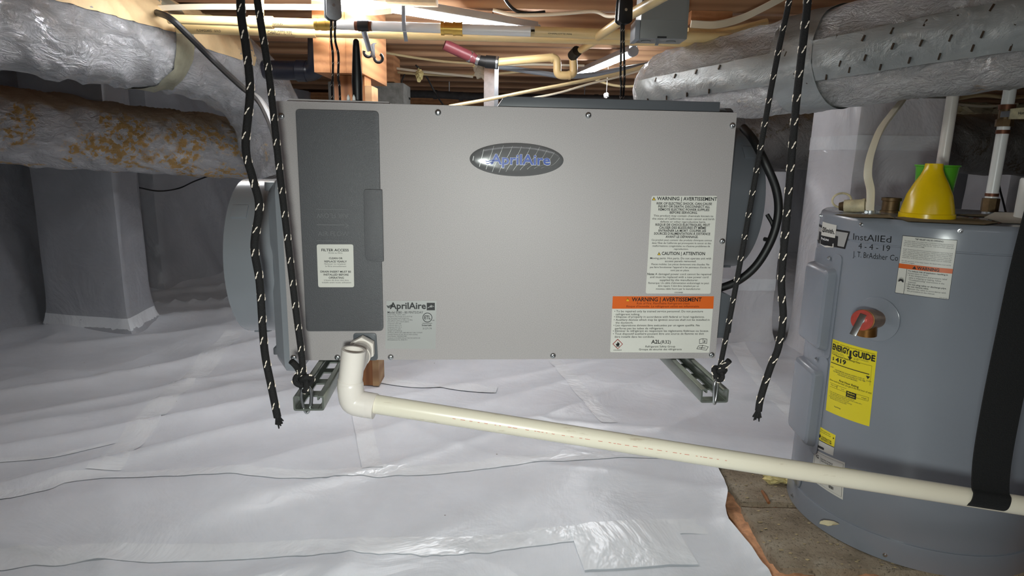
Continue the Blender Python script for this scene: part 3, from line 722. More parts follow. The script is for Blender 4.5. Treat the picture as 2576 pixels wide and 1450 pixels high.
# rating label, lower left
s = MB(); s.prism([U(*cb(*q)) for q in ((104, 1050), (413, 1050), (407, 1347), (96, 1347))], -0.0005, 0.0)
RL = s.build('rating_sticker', STICKS, UNIT, local=True, label='silver rating sticker')
flat_text([('AprilAire', 124, 348, 1099, 38, .025), ('Intertek', 324, 384, 1206, 12, .015), ('ETL', 338, 376, 1163, 22, .02), ('us', 387, 400, 1173, 8, .01)], -0.0008, INK, RL, cb)
flat_poly(wv(106, 145, 1080) + wv(110, 140, 1088), -0.0008, INK, RL, cb, 'lettering')
flat_poly([[(353, 1062), (403, 1062), (403, 1108), (353, 1108)]] + ring(357, 1153, 30, 26) + [[(326, 1187), (386, 1187), (386, 1189), (326, 1189)]], -0.0008, INK, RL, cb, 'certification_mark')
flat_poly([[(358, 1092), (372, 1084), (388, 1080), (398, 1084), (398, 1087), (388, 1083), (372, 1088), (360, 1095)], [(380, 1072), (383, 1080), (391, 1079), (385, 1085), (388, 1092), (381, 1088), (374, 1092), (377, 1085), (371, 1080), (378, 1080)]], -0.0010, STICKS, RL, cb, 'star_mark')
sm = [('Rated Voltage: 120Vac, 60Hz', 222), ('Refrigerant: R32 Charge: 9.5 oz (0.27 kg)', 263), ('Max Operating Pressure (High/Low)', 243), ('460 Psig/250 Psig (3.17 MPa/1.72 MPa)', 265), ('Rated Power Input: 0.78 HP (580W)', 243), ('Compressor LRA: 28.8', 194), ('Compressor RLA: 5.1 A', 197), ('Compressor FLA: 5.21 A', 199), ('Fan Rated Power: 60W', 193), ('Weight: 63 lb (28.58 kg)', 200), ('US Patent: #9,541,557; 9,885,408; 8,611,266; 7,574,871', 326), ('Canadian Patents: #1,245,130 and others pending', 296), ('Serial Number: 2402504274085', 229), ('Conforms to UL 60335-2-40 and CSA C22.2 60335-2-40', 312), ('EPA Establishment No. 39236-WI-1', 233)]
flat_text([('Model E080 - 80 PINTS/DAY', 111, 331, 1128, 14, .005), ('3127179', 328, 384, 1226, 10)] + [(tx, 111, xr, 1138 + 11.15 * i, 6.6) for i, (tx, xr) in enumerate(sm)], -0.0008, INKG, RL, cb)
# warning labels, right
cw = crop(1500, 470, 3.2225)
s = MB(); s.prism(rpoly([U(*cw(*q)) for q in ((448, 74), (980, 74), (925, 868), (400, 866))], 0.003, 3), -0.0005, 0.0); WL = s.build('warning_sticker', STICK, UNIT, local=True, label='white warning and caution sticker')
B = .02
flat_text([('WARNING | AVERTISSEMENT', 490, 977, 111, 27, B), ('RISK OF ELECTRIC SHOCK. CAN CAUSE', 488, 936, 146, 18, B), ('INJURY OR DEATH. DISCONNECT ALL', 500, 920, 170, 18, B), ('REMOTE ELECTRIC POWER SUPPLIES', 502, 915, 195, 18, B), ('BEFORE SERVICING.', 594, 820, 219, 18, B),
    ('RISQUE DE CHOCS ÉLECTRIQUES, PEUT', 478, 920, 318, 18, B), ('CAUSER DES BLESSURES ET MÊME', 508, 888, 342, 18, B), ('ENTRAÎNER LA MORT. COUPER LES', 503, 888, 366, 18, B), ("SOURCES D'ALIMENTATION À DISTANCE", 466, 922, 390, 18, B), ('AVANT LE DÉPANNAGE.', 560, 825, 415, 18, B), ('CAUTION | ATTENTION', 529, 879, 554, 25, B), ('Note:', 413, 470, 716, 17, B)], -0.0008, INK, WL, cw)
flat_text([('This product may contain chemicals known to', 463, 947, 244, 15), ('the state of California to cause cancer and birth', 452, 955, 268, 15), ('defects or other reproductive harm.', 516, 887, 292, 15),
    ('Ce produit peut contenir des produits chimiques connus', 447, 934, 440, 14), ("dans l'État de Californie qui provoquent le cancer et des", 450, 928, 464, 14), ("malformations congénitales ou d'autres problèmes de", 454, 920, 488, 14), ('reproduction.', 628, 746, 512, 14),
    ('Moving parts. Hot parts. Do not operate unit with', 435, 930, 588, 15), ('access panels removed.', 555, 808, 611, 15), ('Pieces mobiles. Les pièces deviennent très chaudes. Ne', 446, 914, 636, 14), ("pas faire fonctionner l'appareil si les panneaux d'accès ne", 434, 922, 660, 14), ('sont pas en place.', 601, 752, 684, 14),
    ('A damaged power cord cannot be repaired', 476, 930, 716, 15), ('and must be replaced with a new power cord', 434, 906, 740, 15), ('supplied by the manufacturer.', 513, 825, 764, 15), ("Remarque: Un câble d'alimentation endommagé ne peut", 421, 912, 788, 14), ('être réparé. Il doit être remplacé par un', 500, 830, 811, 14), ('nouveau câble fourni par le manufacturier.', 483, 846, 835, 14), ('100208488', 632, 700, 862, 9)], -0.0008, INK, WL, cw, bold=0.006)
def tri(x0, x1, yb, h):
    c_ = (x0 + x1) / 2; return [(x0, yb), (c_, yb - h), (x1, yb)]
def hazard(x0, x1, yb, h, par):
    flat_poly([tri(x0, x1, yb, h)], -0.0008, INK, par, cw, 'hazard_symbol'); k = (x1 - x0) * 0.14
    flat_poly([tri(x0 + k * 1.3, x1 - k * 1.3, yb - k * 0.7, h - k * 2)], -0.0011, YELLOWT, par, cw, 'hazard_symbol')
    flat_text([('!', (x0 + x1) / 2 - 2, (x0 + x1) / 2 + 2, yb - k * 1.4, h * 0.5, .01)], -0.0014, INK, par, cw)
hazard(450, 482, 111, 29, WL); hazard(494, 522, 555, 26, WL)
s = MB(); s.prism(rpoly([U(*cw(*q)) for q in ((133, 887), (953, 887), (915, 1346), (112, 1342))], 0.002, 3), -0.0005, 0.0); FL = s.build('flammable_sticker', STICK, UNIT, local=True, label='white flammability sticker with orange header')
flat_poly([[(133, 888), (952, 888), (947, 989), (128, 989)]], -0.0008, ORANGE, FL, cw, 'header_band')
hazard(235, 272, 930, 32, FL)
flat_text([('WARNING | AVERTISSEMENT', 285, 851, 929, 31, B), ('A2L', 443, 517, 1271, 29, B)], -0.0011, INK, FL, cw)
flat_text([('Risk of Fire. Flammable Refrigerant Used.', 327, 757, 953, 15, .006), ("Risque d'incendie. Le réfrigérant utilisé est inflammable.", 243, 836, 977, 15, .006)], -0.0011, MAROON, FL, cw)
flat_text([('• To be repaired only by trained service personnel. Do not puncture', 145, 863, 1017, 15), ('refrigerant tubing.', 157, 352, 1041, 15), ('• Dispose of properly in accordance with federal or local regulations.', 143, 875, 1062, 15), ('• Auxiliary devices which may be ignition sources shall not be installed in', 140, 916, 1086, 15), ('the ductwork.', 155, 298, 1109, 15),
    ('• Les réparations doivent être exécutées par un agent qualifié. Ne', 138, 836, 1131, 15), ('perforez pas les tubes de réfrigerant.', 151, 545, 1155, 15), ('• Éliminer le réfrigérant en respectant les règlements fédéraux ou locaux.', 134, 910, 1176, 15), ('• Tout dispositif auxiliaire pouvant être une source de flamme ne doit', 134, 870, 1199, 15), ('être installé dans les conduits.', 148, 470, 1223, 15),
    ('(R32)', 519, 602, 1271, 26), ('Refrigerant Safety Group', 397, 638, 1302, 15), ('Groupe de sécurité des réfrigérants', 344, 690, 1325, 15), ('100208309', 138, 204, 1328, 8)], -0.0011, INK, FL, cw, bold=0.005)
flat_poly([[(173, 1233), (215, 1275), (173, 1317), (131, 1275)]], -0.0008, plain('pictogram_red', (150, 40, 34), 0.4), FL, cw, 'flame_symbol')
flat_poly([[(173, 1240), (208, 1275), (173, 1310), (138, 1275)]], -0.0011, STICK, FL, cw, 'flame_symbol')
flat_poly([[(172, 1255), (182, 1268), (186, 1262), (187, 1282), (180, 1292), (165, 1292), (158, 1282), (160, 1268), (166, 1274)], [(155, 1294), (190, 1294), (190, 1297), (155, 1297)]], -0.0014, INK, FL, cw, 'flame_symbol')
def frame_lines(P, w_):                          # outline of a polygon as thin quads
    out = []
    for i in range(len(P)):
        a, b = Vector(P[i]), Vector(P[(i + 1) % len(P)]); e = (b - a).normalized() * w_; q = Vector((-e.y, e.x)); out.append([tuple(a - e + q), tuple(b + e + q), tuple(b + e - q), tuple(a - e - q)])
    return out
flat_poly(frame_lines([(836, 1238), (864, 1232), (866, 1268), (836, 1272)], 1.6) + frame_lines([(864, 1232), (896, 1236), (894, 1270), (866, 1268)], 1.6) + frame_lines([(828, 1290), (862, 1286), (848, 1318), (814, 1314)], 1.6) + frame_lines([(862, 1286), (906, 1298), (890, 1326), (848, 1318)], 1.6) + [[(876, 1244), (882, 1244), (880, 1264), (874, 1264)], [(830, 1302), (885, 1306), (885, 1310), (830, 1306)]], -0.0008, INK, FL, cw, 'manual_symbol')
# screws
def screw_mesh(r):
    m = MB(); n = 20; prof = [(r * 1.0, 0.0), (r * 1.0, 0.0008), (r * 0.86, 0.0022), (r * 0.5, 0.0031), (r * 0.26, 0.0032), (r * 0.24, 0.0019), (0, 0.0019)]
    m.lathe(prof, n, Matrix.Rotation(math.pi / 2, 4, 'X')); return m
S0 = None
for px, py in ((708, 292), (1102, 283), (1480, 290), (1844, 316), (728, 601), (1817, 607), (739, 903), (849, 900), (983, 899), (1391, 895), (1790, 893)):
    x, z = U(px, py); z = max(0.005, z); x = max(-0.339, min(0.339, x))
    if S0 is None: S0 = screw_mesh(0.0048).build('screw', STEEL, UNIT, local=True); o = S0
    else: o = copy_part(S0, UNIT)
    o.location = (x, 0, z)
for px in (722, 990):
    o = copy_part(S0, UNIT, (U(px, 258)[0], 0.018, UH - 0.002), (-math.pi / 2, 0, 0))
# antenna and clear terminal prongs on the top
bx = U(900, 262, 0.05)[0]; zt = U(900, 98, 0.05)[1]
m = MB(); m.lathe([(0.0075, UH - 0.003), (0.0075, UH + 0.02), (0.0082, UH + 0.035), (0.0075, zt - 0.05), (0.0052, zt - 0.012), (0.0045, zt - 0.003), (0.002, zt)], 20, Matrix.Translation((bx, 0.05, 0)) @ Matrix.Scale(1, 4)); m.build('antenna', BLACKP, UNIT, local=True)
for px in (877, 891):
    x = U(px, 262, 0.03)[0]; m = MB(); m.prism([(x - 0.0025, UH - 0.003), (x + 0.0025, UH - 0.003), (x + 0.0018, UH + 0.01), (x, UH + 0.014), (x - 0.0018, UH + 0.01)], 0.028, 0.034); m.build('terminal_prong', WHITEP, UNIT, local=True)
# power cord
def upt(px, py, yl): x, z = U(px, py, yl); return UM @ Vector((x, yl, z))
m = MB(); m.tube(catmull([upt(1870, 322, 0.10), upt(1895, 352, 0.06), upt(1925, 410, 0.035), upt(1952, 475, 0.03), upt(1958, 535, 0.03), upt(1942, 600, 0.03), upt(1905, 665, 0.035), upt(1860, 705, 0.045), upt(1815, 724, 0.06), upt(1785, 728, 0.07)], 8), 0.0068, 14); m.build('power_cord', BLACKR, UNIT)
m = MB(); m.tube(catmull([upt(1930, 540, 0.05), upt(1945, 570, 0.04), upt(1940, 602, 0.04), upt(1922, 602, 0.05)], 6), 0.0035, 8); m.build('cord_tie', BLACKR, UNIT)

# ================================================================ STRUT CHANNELS, ROPES, CARABINERS
US = UM.copy()
def strut(x, yf, label):
    zt = UM.translation.z - 0.0005; t = thing('strut_channel', label, 'strut channel', tuple(UM @ Vector((x, yf, -0.022))), UYAW)
    w_, h_, th, lip, dn = 0.0205, 0.021, 0.0025, 0.009, 0.006
    prof = [(-w_, 0), (w_, 0), (w_, h_), (w_ - lip, h_), (w_ - lip, h_ - dn), (w_ - lip + th, h_ - dn), (w_ - lip + th, h_ - th), (w_ - th, h_ - th), (w_ - th, th), (-w_ + th, th), (-w_ + th, h_ - th), (-w_ + lip - th, h_ - th), (-w_ + lip - th, h_ - dn), (-w_ + lip, h_ - dn), (-w_ + lip, h_), (-w_, h_)]
    L = 0.62
    m = MB(); n = len(prof)
    side = [i for i in range(n)]
    # walls and lips as one swept strip, the slotted bottom web as separate strips round the slots
    open_ = [(-w_ + 0.0085, 0), (-w_, 0), (-w_, h_), (-w_ + lip, h_), (-w_ + lip, h_ - dn), (-w_ + lip - th, h_ - dn), (-w_ + lip - th, h_ - th), (-w_ + th, h_ - th), (-w_ + th, th), (-w_ + 0.0085, th)]
    open_ = rpoly(open_, [0, 0.003, 0.003, 0.0025, 0.0006, 0.0006, 0.001, 0.001, 0.001, 0], 3)
    for sg in (1, -1):
        pr = [(sg * x_, z_) for x_, z_ in open_]; m.prism(pr, 0, L)
    y = 0.0
    while y < L - 0.05:
        m.box((-w_ + 0.008, y, 0.0), (w_ - 0.008, y + 0.018, th)); y += 0.05
    m.box((-w_ + 0.008, y, 0.0), (w_ - 0.008, L, th))
    m.build('channel', ZINC, t, local=True, smooth=True); return t
SL = UI @ Vector((-0.273, 0.812, 0.45)); SR = UI @ Vector((0.2965, 0.870, 0.45))
strut(SL.x, SL.y, 'slotted steel strut channel under the left end of the dehumidifier')
strut(SR.x, SR.y, 'slotted steel strut channel under the right end of the dehumidifier')

def rope_parts(t, P, r, k=10, fleck=True, step=0.030, seed=0, name='rope'):
    P = catmull(P, k); m = MB(); m.tube(P, r, 10); m.build(name, ROPE, t)
    if not fleck: return
    D = [0]
    for a, b in zip(P, P[1:]): D.append(D[-1] + (b - a).length)
    T, A, Bn = frames(P); m = MB(); j = 0; s = step * 0.5; n = 0
    while s < D[-1] - 0.004:
        while j < len(D) - 2 and D[j + 1] < s: j += 1
        f = (s - D[j]) / max(1e-9, D[j + 1] - D[j]); p = P[j].lerp(P[j + 1], f); a, b, tt = A[j], Bn[j], T[j]
        for q in range(3):
            for w_ in (0, 1):
                ang = q * math.pi * 2 / 3 + 0.7 + (0.45 if w_ else 0) + 0.12 * (n % 3); pts = []
                for i in range(4):
                    u = i / 3 - 0.5; aa = ang + u * 0.5; ss = u * 0.0046 * (r / 0.0052) + (0.0052 if w_ else 0) * (r / 0.0052)
                    pts.append(p + tt * ss + (a * math.cos(aa) + b * math.sin(aa)) * (r + 0.0001))
                m.tube(pts, [r * 0.10, r * 0.17, r * 0.17, r * 0.10], 5)
        s += step; n += 1
    m.build('reflective_flecks', FLECK, t, kind='stuff', fix=False)
def knot(t, c, r, R):
    P = [Vector(c) + Vector(((math.sin(a) + 2 * math.sin(2 * a)) * R, math.sin(3 * a) * R * 1.1, (math.cos(a) - 2 * math.cos(2 * a)) * R * 1.1)) for a in [2 * math.pi * i / 60 for i in range(60)]]
    m = MB(); m.tube(P, r, 9, closed=True); m.build('knot', ROPE, t)
    m = MB()
    for i in range(0, 60, 6):
        d = (P[i] - Vector(c)).normalized(); tt = (P[(i + 1) % 60] - P[i]).normalized()
        m.tube([P[i] + d * r - tt * 0.0022, P[i] + d * r * 1.04, P[i] + d * r + tt * 0.0022], r * 0.24, 5)
    m.build('knot_flecks', FLECK, t, kind='stuff', fix=False)
def frayed(t, c, d, seed):
    random.seed(seed); m = MB(); c = Vector(c); d = Vector(d).normalized()
    for i in range(14):
        o = Vector((random.uniform(-1, 1), random.uniform(-1, 1), random.uniform(-.4, .4)))
        m.tube([c - d * 0.004, c + d * 0.004 + o * 0.003, c + d * random.uniform(.008, .013) + o * 0.006], [0.0022, 0.0018, 0.0009], 5)
    m.build('frayed_end', ROPE, t)
def carabiner(c, label, yaw):
    t = thing('carabiner', label, 'carabiner', (c.x, c.y, c.z - 0.024))
    P = []
    for i in range(40):
        a = 2 * math.pi * i / 40; q = Vector((0.0062 * math.cos(a), 0, 0.019 * math.copysign(abs(math.sin(a)) ** 0.8, math.sin(a))))
        q.x *= 1.0 + 0.35 * (q.z / 0.019); q = Matrix.Rotation(yaw, 3, 'Z') @ q; P.append(c + q)
    m = MB(); m.tube(P, 0.0021, 10, closed=True); m.build('hook', STEEL, t)
    m = MB(); R_ = Matrix.Rotation(yaw, 3, 'Z'); m.tube([c + R_ @ Vector((0.0078, 0.0005, 0.012)), c + R_ @ Vector((0.0058, 0.0005, -0.010))], 0.0024, 10); m.build('gate', STEEL, t)
ry = 0.818
Lk, Rk = at(765, 960, ry), at(1808, 938, 0.868)
t = thing('hoist_rope', 'black flecked rope knotted to the left carabiner', 'rope', tuple(Lk))
rope_parts(t, [Lk, at(757, 880, ry), at(744, 780, ry), at(723, 600, ry), at(702, 420, ry), at(678, 200, ry), at(650, 20, ry), at(641, -60, ry), at(622, -220, ry)], 0.0043)
knot(t, Lk + V(0, -0.002, 0), 0.0042, 0.0037); rope_parts(t, [Lk, at(752, 932, ry), at(744, 920, ry - .004), at(733, 909, ry - .008)], 0.0045, name='rope_tail')
t = thing('hoist_rope', 'black flecked rope with loose frayed end hanging on the left', 'rope', tuple(at(698, 1050, ry)))
A_ = [at(698, 1050, ry - .01), at(684, 980, ry - .01), at(668, 900, ry - .01), at(661, 830, ry), at(653, 710, ry), at(640, 620, ry), at(652, 520, ry), at(636, 450, ry), at(618, 370, ry), at(629, 230, ry), at(619, 120, ry), at(607, 40, ry), at(605, -60, ry), at(606, -220, ry)]
rope_parts(t, A_, 0.0050); frayed(t, A_[0], A_[0] - A_[1], 3)
t = thing('hoist_rope', 'black flecked rope knotted to the right carabiner', 'rope', tuple(Rk))
rope_parts(t, [Rk, at(1816, 900, .868), at(1840, 780, .868), at(1873, 600, .868), at(1905, 420, .868), at(1935, 250, .868), at(1962, 110, .868), at(1984, 10, .868), at(1998, -60, .868), at(2028, -220, .868)], 0.0036)
knot(t, Rk + V(0, -0.002, 0), 0.0036, 0.0031); rope_parts(t, [Rk, at(1818, 925, .865), at(1835, 907, .86)], 0.0042, name='rope_tail')
t = thing('hoist_rope', 'black flecked rope with loose frayed end hanging on the right', 'rope', tuple(at(1910, 1035, .868)))
A_ = [at(1908, 1034, .86), at(1914, 1000, .86), at(1938, 925, .862), at(1958, 875, .866), at(1970, 800, .868), at(1966, 705, .868), at(1978, 560, .868), at(1991, 400, .868), at(2004, 250, .868), at(2020, 110, .868), at(2031, 10, .868), at(2036, -60, .868), at(2050, -220, .868)]
rope_parts(t, A_, 0.0049); frayed(t, A_[0], A_[0] - A_[1], 5)
carabiner(at(771, 1006, ry - 0.001), 'steel carabiner hooked through the left strut end', 0.5)
carabiner(at(1800, 985, 0.868), 'steel carabiner hooked through the right strut end', 0.9)
# the hoist pulleys the ropes hang from
def pulley(c, label, mat, facing=0.0, h=0.075, hang=None):
    t = thing('rope_pulley', label, 'pulley', tuple(c))
    prof = rpoly([(-0.016, 0.006), (-0.008, -0.0), (0.008, 0.0), (0.016, 0.006), (0.015, h * 0.6), (0.008, h), (-0.008, h), (-0.015, h * 0.6)], 0.003, 3)
    R_ = Matrix.Translation(c) @ Matrix.Rotation(facing, 4, 'Z')
    for s_ in (-1, 1):
        m = MB(); m.prism(prof, s_ * 0.0095 - 0.0012, s_ * 0.0095 + 0.0012, R_); m.build('side_plate', mat, t, bevel=0.0006)
    m = MB(); m.prism([(x * 0.82, z) for x, z in prof], -0.0082, 0.0082, R_); m.build('housing', BLACKP, t, bevel=0.0006)
    m = MB(); m.tube([R_ @ Vector((0, -0.011, h * 0.38)), R_ @ Vector((0, 0.011, h * 0.38))], 0.0032, 14); m.build('axle', STEEL, t)
    top = hang if hang else JZ + 0.01
    m = MB(); m.tube(catmull([R_ @ Vector((0, 0, h - 0.01)), R_ @ Vector((0.005, 0, h + 0.006)), R_ @ Vector((0, 0, h + 0.016)), R_ @ Vector((0, 0, max(h + 0.02, top - c.z)))], 6), 0.002, 8); m.build('hook', STEEL, t)
    return t
yb = 1.42
pulley(at(838, 52, yb), 'grey metal rope pulley above the left rear of the dehumidifier', GALV, 0.5)
pulley(at(1568, 62, yb + .05), 'black rope pulley above the right rear of the dehumidifier', BLACKP, 0.25)
pulley(at(630, -200, ry), 'rope pulley for the front left ropes', GALV, 0.5, 0.06)
pulley(at(2030, -200, .868), 'rope pulley for the front right ropes', BLACKP, 0.3, 0.06)
zb = UM.translation.z + 0.01
for px, dx, yy, lab in ((838, (0, 2, 8), yb, 'left'), (1566, (0, 0, -2), yb + .05, 'right')):
    t = thing('hoist_rope', 'thin black flecked rope pair going down behind the dehumidifier on the ' + lab, 'rope', (at(px, 250, yy).x, yy, zb))
    for s_ in (-1, 1):
        w0 = 5 if lab == 'left' else 3
        q = [at(px + s_ * w0, 52 if lab == 'left' else 60, yy), at(px + s_ * w0 + dx[0], 100, yy), at(px + (9 if lab == 'left' else 0) * 0.6 + s_ * (w0 + 1) + dx[1] * (s_ > 0), 140, yy), at(px + dx[1] + s_ * (w0 + 2) + 4 * (lab == 'left'), 200, yy), at(px + dx[2] + s_ * (w0 + 5 if lab == 'left' else w0), 262, yy)]
        q.append(Vector((q[-1].x, yy, zb + 0.005))); rope_parts(t, q, 0.0024, 8, True, 0.024)

# ================================================================ DRAIN PIPE
dx, dz = U(917, 868); o = UM @ Vector((dx, -0.003, dz))
nrm = (UM.to_3x3() @ Vector((0, -1, 0)))
tee = at(886, 926, 0.876)
DR = thing('drain_pipe', 'white plastic drain pipe sloping from the dehumidifier across the heater', 'drain pipe', tuple(tee))
axis = (tee - o); L = axis.length; ax = axis.normalized()
def along(k): return o + ax * L * k
m = MB(); m.tube([along(0.0), along(0.10)], 0.0165, 20); m.build('threaded_collar', DKGREY, DR)
m = MB(); m.tube([along(0.08), along(0.22)], 0.0205, 6); m.build('hex_adapter', PVC, DR, bevel=0.0008)
m = MB(); m.tube([along(0.2), along(0.5)], [0.0155, 0.0155], 28); m.build('adapter_sleeve', PVC, DR)
vt, vb = at(890, 880, 0.872), at(880, 968, 0.872)
vd = (vt - vb).normalized()
m = MB(); m.hollow(vb - vd * 0.0, vt, 0.0172, 0.0135, 32); m.tube([along(0.45), tee], [0.0168, 0.0168], 28)
m.build('tee_fitting', PVC, DR)
m = MB(); m.hollow(along(0.42), along(0.5), 0.0178, 0.0150, 28); m.build('tee_rim', PVC, DR)
m = MB(); m.hollow(vb - vd * 0.001, vb + vd * 0.007, 0.0178, 0.0150, 28); m.build('tee_rim', PVC, DR)
p_end = at(2576 + 130, 1294, 0.835); p0 = at(930, 1020, 0.87); pd = (p_end - p0).normalized()
el = at(885, 1008, 0.871)
m = MB(); bend = [vb + vd * 0.004, vb - vd * 0.006, el + vd * 0.012 - pd * 0.001, el + vd * 0.004 + pd * 0.004, el + pd * 0.014, p0 + pd * 0.0, at(944, 1023, 0.87)]
bend = [vb + vd * 0.004] + [at(x_, y_, 0.871) for x_, y_ in ((883, 986), (885, 1000), (889, 1009), (897, 1014), (910, 1017), (926, 1020))]
m.tube(catmull(bend, 5), [0.0172] + [0.0188] * (len(catmull(bend, 5)) - 1), 32); m.build('elbow_fitting', PVC, DR)
m = MB(); m.tube([at(920, 1018.5, 0.871), at(944, 1023, 0.87)], 0.0186, 32); m.build('elbow_socket', PVC, DR)
m = MB(); m.tube([el + pd * 0.03 + (p_end - el) * (i / 24) for i in range(25)], 0.0138, 32); LP = m.build('pipe', PVCP, DR)
# faint red print line along the pipe
m = MB(); random.seed(11); q0 = el + pd * 0.03
sidev = (EYE - at(1300, 1080, 0.86)).normalized(); sidev = (sidev - pd * sidev.dot(pd)).normalized(); upv = pd.cross(sidev); upv = upv if upv.z > 0 else -upv
s = 0.12
while s < 0.52:
    l_ = random.uniform(0.002, 0.007); rd = (sidev * 0.97 - upv * 0.25).normalized()
    p = q0 + pd * s + rd * 0.01385; m.add([p - upv * 0.0004, p + pd * l_ - upv * 0.0004, p + pd * l_ + upv * 0.0003, p + upv * 0.0003], [(0, 1, 2, 3)]); s += l_ + random.uniform(0.001, 0.012)
m.build('red_print', plain('faded_red_ink', (196, 104, 84), 0.6), LP, smooth=False, fix=False)
# black webbing strap carrying the pipe at the right
def ribbon(m, P, wv_, th):
    P = [Vector(p) for p in P]; n = len(P); T, A, Bq = frames(P); vs = []
    for i, p in enumerate(P):
        wd_ = wv_[i] if isinstance(wv_, list) else wv_
        nn = T[i].cross(wd_).normalized() * th
        vs += [p - wd_ - nn, p + wd_ - nn, p + wd_ + nn, p - wd_ + nn]
    fs = [(i * 4 + k, i * 4 + (k + 1) % 4, (i + 1) * 4 + (k + 1) % 4, (i + 1) * 4 + k) for i in range(n - 1) for k in range(4)] + [(3, 2, 1, 0), tuple((n - 1) * 4 + k for k in range(4))]
    m.add(vs, fs)
pc = at(2474, 1247, 0.838); hw = pd * 0.0265
st_top = at(2640, 480, 0.80); st_top2 = Vector((0.86, 0.70, JZ))
loop = []
for i in range(13):
    a = math.radians(-70 + 320 * i / 12); loop.append(pc + (sidev * math.cos(a) * -1 + upv * math.sin(a) * -1) * 0.0162)
m = MB(); P = [pc + (sidev * math.cos(a_) - upv * math.sin(a_)) * 0.0165 for a_ in [math.radians(d_) for d_ in (-150, -190, -230, -265, 60, 30, 0)]]
P = [pc - sidev * 0.0165, pc - sidev * 0.011 - upv * 0.0125, pc - upv * 0.0166, pc + sidev * 0.011 - upv * 0.0125, pc + sidev * 0.0167, pc + sidev * 0.013 + upv * 0.012, at(2497, 1150, 0.828), at(2520, 1020, 0.824), at(2556, 850, 0.815), at(2604, 640, 0.80), at(2690, 330, 0.78), at(2800, -60, 0.765)]
top = P[-1]; P.append(Vector((top.x + 0.02, top.y, JZ)))
P = catmull(P, 5)
solo((lambda mm: (ribbon(mm, P, hw, 0.0013), mm)[1])(MB()), 'webbing_strap', STRAP, 'wide black webbing strap looped under the drain pipe by the heater', 'strap')

# ================================================================ WATER HEATER
HC = Vector((0.905, 1.326)); HR, HT = 0.2415, 0.676
HEAT = thing('water_heater', 'grey electric water heater tank standing on concrete blocks', 'water heater', (HC.x, HC.y, 0.0))
def cyl(px, py, R=HR):                           # pixel -> (angle, z) on the tank side
    d = ray(px, py); o = EYE - Vector((HC.x, HC.y, 0)); a = d.x ** 2 + d.y ** 2; b = 2 * (o.x * d.x + o.y * d.y); c = o.x ** 2 + o.y ** 2 - R * R
    disc = max(0.0, b * b - 4 * a * c); t = (-b - math.sqrt(disc)) / (2 * a); q = o + d * t; return (math.atan2(q.y, q.x) % (2 * math.pi), q.z)
def cp(th, z, R): return (R * math.cos(th), R * math.sin(th), z)
m = MB(); m.lathe([(HR, 0.012), (HR, HT - 0.052), (HR - 0.0012, HT - 0.051), (HR - 0.0012, HT - 0.049), (HR, HT - 0.048), (HR, HT - 0.012), (HR - 0.002, HT - 0.005), (HR - 0.007, HT - 0.001)], 128); m.build('tank_shell', HEATER, HEAT, local=True, fix=True)
m = MB(); m.lathe([(HR - 0.007, HT - 0.0015), (HR * 0.6, HT - 0.002), (0.0, HT - 0.002)], 96); m.build('tank_top', HTOP, HEAT, local=True)
m = MB(); m.lathe([(HR + 0.001, 0.0005), (HR + 0.0035, 0.002), (HR + 0.0035, 0.046), (HR + 0.0025, 0.049), (HR - 0.001, 0.049)], 128); m.build('base_ring', HEATER, HEAT, local=True)
def htext(lines, quad, mat, parent, R, bold=0.0, name='lettering'):
    Q = [cyl(*q) for q in quad]; m = MB()
    def bl(u, v):
        a = [Q[0][k] * (1 - u) * (1 - v) + Q[1][k] * u * (1 - v) + Q[2][k] * u * v + Q[3][k] * (1 - u) * v for k in (0, 1)]; return cp(a[0], a[1], R)
    for L in lines:
        tx, u0, u1, vb_, ch = L[:5]; bd = L[5] if len(L) > 5 else bold; sl = L[6] if len(L) > 6 else 0.0
        vs, fs = text_mesh(tx, bd); m.add([bl(u0 + x * (u1 - u0) + sl * y * ch, vb_ - y / CAP * ch) for x, y in vs], fs)
    return m.build(name, mat, parent, local=True, smooth=False, fix=False, kind='stuff' if len(lines) > 2 else None)
def hpatch(quad, mat, parent, R, name, sub=None, label=None, poly=None, n=10):
    Q = [cyl(*q) for q in quad]
    def bl(u, v):
        a = [Q[0][k] * (1 - u) * (1 - v) + Q[1][k] * u * (1 - v) + Q[2][k] * u * v + Q[3][k] * (1 - u) * v for k in (0, 1)]; return cp(a[0], a[1], R)
    m = MB()
    for r_ in (sub or [(0, 0, 1, 1)]):
        if len(r_) == 4 and not isinstance(r_[0], tuple): m.grid(lambda u, v: bl(r_[0] + (r_[2] - r_[0]) * u, r_[1] + (r_[3] - r_[1]) * v), n, 2)
        else: m.add([bl(*q) for q in r_], [tuple(range(len(r_)))])
    return m.build(name, mat, parent, local=True, smooth=True, fix=False, label=label)
